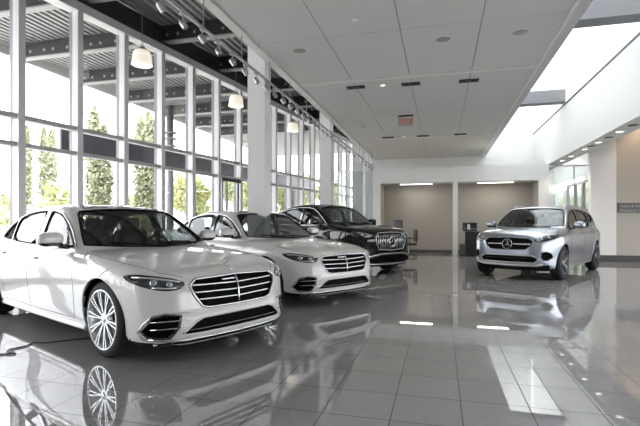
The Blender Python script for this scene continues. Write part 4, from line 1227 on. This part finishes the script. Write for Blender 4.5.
def bush(loc, h, r, label, seed, mat, group, trunk=.35):
    o = empty('leafy_tree', loc); tag(o, label, 'tree', group)
    rg = np.random.default_rng(seed); cs = []
    for k in range(9):
        a = rg.uniform(0, 2 * PI); q = rg.uniform(.1, .6) * r
        cs.append((q * math.cos(a), q * math.sin(a), rg.uniform(trunk * h + .15 * h, .82 * h), r * rg.uniform(.38, .55)))
    P = []; N = []
    for cx, cy, cz, cr in cs:
        n = 520; d = rg.normal(0, 1, (n, 3)); d /= np.linalg.norm(d, axis=1, keepdims=True)
        P.append(np.array([cx, cy, cz]) + d * cr * rg.uniform(.55, 1.05, (n, 1)) * np.array([1, 1, .8])); N.append(d)
    leaf_mesh('foliage', np.concatenate(P), np.concatenate(N), .13, mat, o, seed)
    mb = MB(); mb.tube([(0, 0, 0), (.05, 0, h * .35), (0, .05, h * .7)], [.14, .10, .05], 8)
    for k in range(4): mb.tube([(.03, 0, h * .35), (cs[k][0], cs[k][1], cs[k][2])], [.06, .03], 6)
    mb.build('trunk', MATS['bark'], o, True)
G0 = -.14
cypress((-17.57, 20.15, G0), 7.5, .78, 'broad cypress tree outside, seen above the roof of the near car', 11, 'cypress trees')
cypress((-17.04, 23.4, G0), 8.0, .85, 'broad cypress tree outside, just left of the steel post', 12, 'cypress trees')
cypress((-29.9, 26.9, G0), 8.6, .42, 'slim cypress outside, first of three from the window edge', 13, 'cypress trees')
cypress((-30.1, 28.6, G0), 8.9, .42, 'slim cypress outside, middle one of three', 14, 'cypress trees')
cypress((-28.2, 27.5, G0), 8.4, .45, 'slim cypress outside, third of three beside the round green tree', 15, 'cypress trees')
BUSH = [((-25.2, 25.4), 4.6, 1.5, 'leaf_light', 'round light green tree outside beside the three slim cypresses'), ((-29.0, 23.6), 3.8, 1.5, 'leaf_light', 'light green tree outside at the left end of the windows'),
        ((-21.0, 27.2), 3.4, 1.4, 'leaf_light', 'low light bush outside between the two broad cypresses'), ((-22.8, 30.5), 3.6, 1.5, 'leaf_green', 'green bush outside behind the gap of the two broad cypresses'),
        ((-20.3, 33.6), 6.0, 2.0, 'leaf_green', 'green tree outside just behind the steel post'), ((-15.6, 26.6), 4.8, 1.9, 'leaf_light', 'broad light green tree outside between steel post and glass door'),
        ((-18.2, 38.0), 7.2, 2.4, 'leaf_green', 'tall green tree outside far behind the glass door'), ((-12.0, 28.6), 4.9, 1.8, 'leaf_light', 'light green tree outside just beyond the glass door'),
        ((-11.2, 33.6), 5.3, 1.9, 'leaf_green', 'green tree outside beyond the near white column'), ((-13.2, 42.6), 7.0, 2.4, 'leaf_light', 'tall light green tree outside seen between the first two white columns'),
        ((-9.3, 38.8), 5.9, 2.2, 'leaf_green', 'green tree outside seen beside the second white column'), ((-6.6, 43.6), 6.0, 2.2, 'leaf_light', 'light green tree outside seen past the second white column'),
        ((-27.0, 31.6), 3.2, 1.5, 'leaf_green', 'low green bush outside behind the slim cypresses')]
for i, ((x, y), h, r, mt, lb) in enumerate(BUSH):
    bush((x, y, G0), h, r, lb, 40 + i, mt, 'trees outside the windows', .2)
bush((10.6, 40, G0), 5.4, 2.3, 'green tree outside the corridor window, the nearer of two', 70, 'leaf_green', None, .2)
bush((14.0, 46, G0), 6.2, 2.6, 'light green tree far outside the corridor window', 71, 'leaf_light', None, .2)
# canopy along the glazing
cn = empty('canopy'); tag(cn, 'long dark slate canopy running outside along the windows', 'canopy')
def oc(name, t0, t1, o0, o1, z0, z1, mat, bev=0): return cw_box(name, t0, t1, o0, o1, z0, z1, mat, cn)
oc('fascia', 8.8, 26, 3.0, 3.08, 3.28, 3.90, 'canopy_slate')
oc('canopy_roof', 10.2, 26, 3.081, 4.0, 3.80, 3.90, 'canopy_slate')
for t in (13.4, 17.6, 21.8, 25.5): oc('post', t, t + .12, 3.82, 3.94, -.13, 3.799, 'dark_steel_post')
# outer steel posts carrying the roof
for y, lb in ((16.4, 'tall grey steel post outside carrying the roof, with a ringed collar'),):
    o = empty('steel_post', (-10.8, y, G0)); tag(o, lb, 'post')
    mb = MB(); mb.tube([(0, 0, 0), (0, 0, 6.2)], .14, 16); mb.build('shaft', MATS['dark_steel_post'], o, True)
    for z in (4.55, 4.85, 5.1):
        mb = MB(); mb.lathe([(.14, -.03), (.26, -.03), (.26, .03), (.14, .03)], 20, closed=True); c = mb.build('collar', MATS['steel_flange'], o, angle=40); c.location = (0, 0, z)

# ------------------------------------------------------------------ cars on show
def car_mats(**k): return dict(BASE, **k)
BASE = dict(
    black=pbr('black_trim', (.006, .006, .0065), .7, spec=.15), gloss=pbr('gloss_black', (.006, .006, .007), .08, coat=1),
    chrome=pbr('chrome', (.60, .61, .62), .08, 1), satin=pbr('satin_metal', (.6, .61, .62), .28, 1),
    tyre=pbr('tyre_rubber', (.014, .014, .015), .75), rim_silver=pbr('rim_silver', (.72, .73, .75), .3, .85), disc=pbr('brake_steel', (.12, .12, .12), .4, 1),
    mesh=pbr('grille_mesh', (.003, .003, .0035), .7, spec=.08), lining=pbr('cabin_dark', (.02, .019, .018), .7), seat=pbr('seat_leather', (.07, .06, .052), .55),
    glass=glass_mat('car_glass', (.50, .54, .53)), wglass=glass_mat('windshield_glass', (.42, .45, .44), ior=1.85), roofglass=pbr('roof_glass', (.008, .009, .01), .04, coat=1),
    mirrorglass=pbr('mirror_silver', (.8, .8, .8), .03, 1), lamp=pbr('lamp_housing', (.03, .032, .036), .06, coat=1), drl=pbr('lamp_strip', (.75, .77, .8), .2, .6), lens=pbr('lamp_lens', (.35, .38, .42), .05, .7, coat=1),
    taillamp=pbr('tail_lamp_red', (.25, .01, .01), .1, coat=1))
glass_mat('privacy_glass', (.16, .17, .18)); pbr('rim_dark', (.20, .20, .21), .3, .85)
white = pbr('pearl_white_paint', (.69, .675, .66), .3, coat=1, coatr=.02)
black = pbr('black_paint', (.006, .006, .007), .04, coat=0, spec=.5)
silver = pbr('silver_blue_paint', (.35, .38, .43), .30, .85, coat=1, coatr=.02)
blue = pbr('blue_paint', (.03, .05, .10), .3, coat=1)

POSE = dict(S1=(-4.153, 5.03, -.413), S2=(-3.525, 8.144, -.53), GL=(2.53, 12.68, -2.073), BL=(-3.05, 12.28, -.605))
def place(o, k):
    x, y, a = POSE[k]; o.location = (x, y, 0); o.rotation_euler = (0, 0, a)
c1 = empty('saloon_car'); tag(c1, 'pearl white luxury saloon nearest the viewer with many-spoked silver wheels', 'car', 'white saloons')
make_car(SALOON, c1, car_mats(paint=white))
c2 = copy_tree(c1); place(c1, 'S1'); place(c2, 'S2')
tag(c2, 'pearl white luxury saloon parked between the nearest white saloon and the black coupe', 'car', 'white saloons')
c3 = empty('utility_car'); tag(c3, 'silver blue compact utility car standing alone under the skylight', 'car')
make_car(SUV, c3, car_mats(paint=silver, rim_silver=MATS['rim_dark'], glass=MATS['privacy_glass'])); place(c3, 'GL'); c3.scale = (1, 1, 1.03)
c4 = empty('coupe_car'); tag(c4, 'black sporty coupe utility car with a vertical bar grille by the far columns', 'car')
make_car(COUPE, c4, car_mats(paint=black, rim_silver=MATS['rim_dark'], glass=MATS['privacy_glass'])); place(c4, 'BL'); c4.scale = (1, 1, 1.03)
c5 = copy_tree(c3); c5.name = 'parked_car'
tag(c5, 'dark blue car parked outside behind the leftmost window', 'car')
for ch in c5.children:
    for q in [ch] + list(ch.children):
        if q.type == 'MESH' and q.material_slots and q.material_slots[0].material == silver:
            q.material_slots[0].link = 'OBJECT'; q.material_slots[0].material = blue
c5.location = (-16.2, 9.3, G0); c5.rotation_euler = (0, 0, 1.2)

# ------------------------------------------------------------------ light, sky, camera
w = bpy.data.worlds.new('sky'); SC.world = w; w.use_nodes = True
nt = w.node_tree; bg = nt.nodes['Background']
bg.inputs[0].default_value = (.94, .96, 1, 1); bg.inputs[1].default_value = 3.5
sun = bpy.data.lights.new('sun', 'SUN'); sun.energy = 4.5; sun.angle = .02; sun.color = (1, .95, .86)
so = bpy.data.objects.new('sun', sun); COL.objects.link(so); so.location = (-20, -10, 30)
so.rotation_euler = Vector((.90, .12, -1)).to_track_quat('-Z', 'Y').to_euler()
for x0, x1 in ((-1.54, -.30), (1.40, 2.67)):
    l = bpy.data.lights.new('alcove_light', 'AREA'); l.shape = 'RECTANGLE'; l.size = x1 - x0; l.size_y = .16; l.energy = 4; l.color = (1, .93, .82)
    o = bpy.data.objects.new('alcove_light', l); COL.objects.link(o); o.location = ((x0 + x1) / 2, 18.31, 2.755)
for x in (6.2, 7.6):
    spot_light(x, 15.6, 5.1, 60, 1.2, .7, (1, .75, .5), (x, 16.4, 2.6))

cam = bpy.data.cameras.new('camera'); co = bpy.data.objects.new('camera', cam); COL.objects.link(co); SC.camera = co
cam.sensor_width = 36; cam.lens = 450 / 640 * 36; cam.clip_end = 300
cam.shift_y = 9 / 640
co.location = (0, 0, 1.27); co.rotation_euler = (PI / 2, 0, math.atan2(120, 450))
vs = SC.view_settings
vs.view_transform = 'Standard'; vs.look = 'None'; vs.gamma = 1; vs.exposure = 1.2; vs.use_curve_mapping = False
SC.cycles.max_bounces = 10; SC.cycles.transparent_max_bounces = 16; SC.cycles.glossy_bounces = 6; SC.cycles.diffuse_bounces = 5
SC.cycles.caustics_reflective = False; SC.cycles.caustics_refractive = False
SC.cycles.sample_clamp_indirect = 6
SC.cycles.use_denoising = True
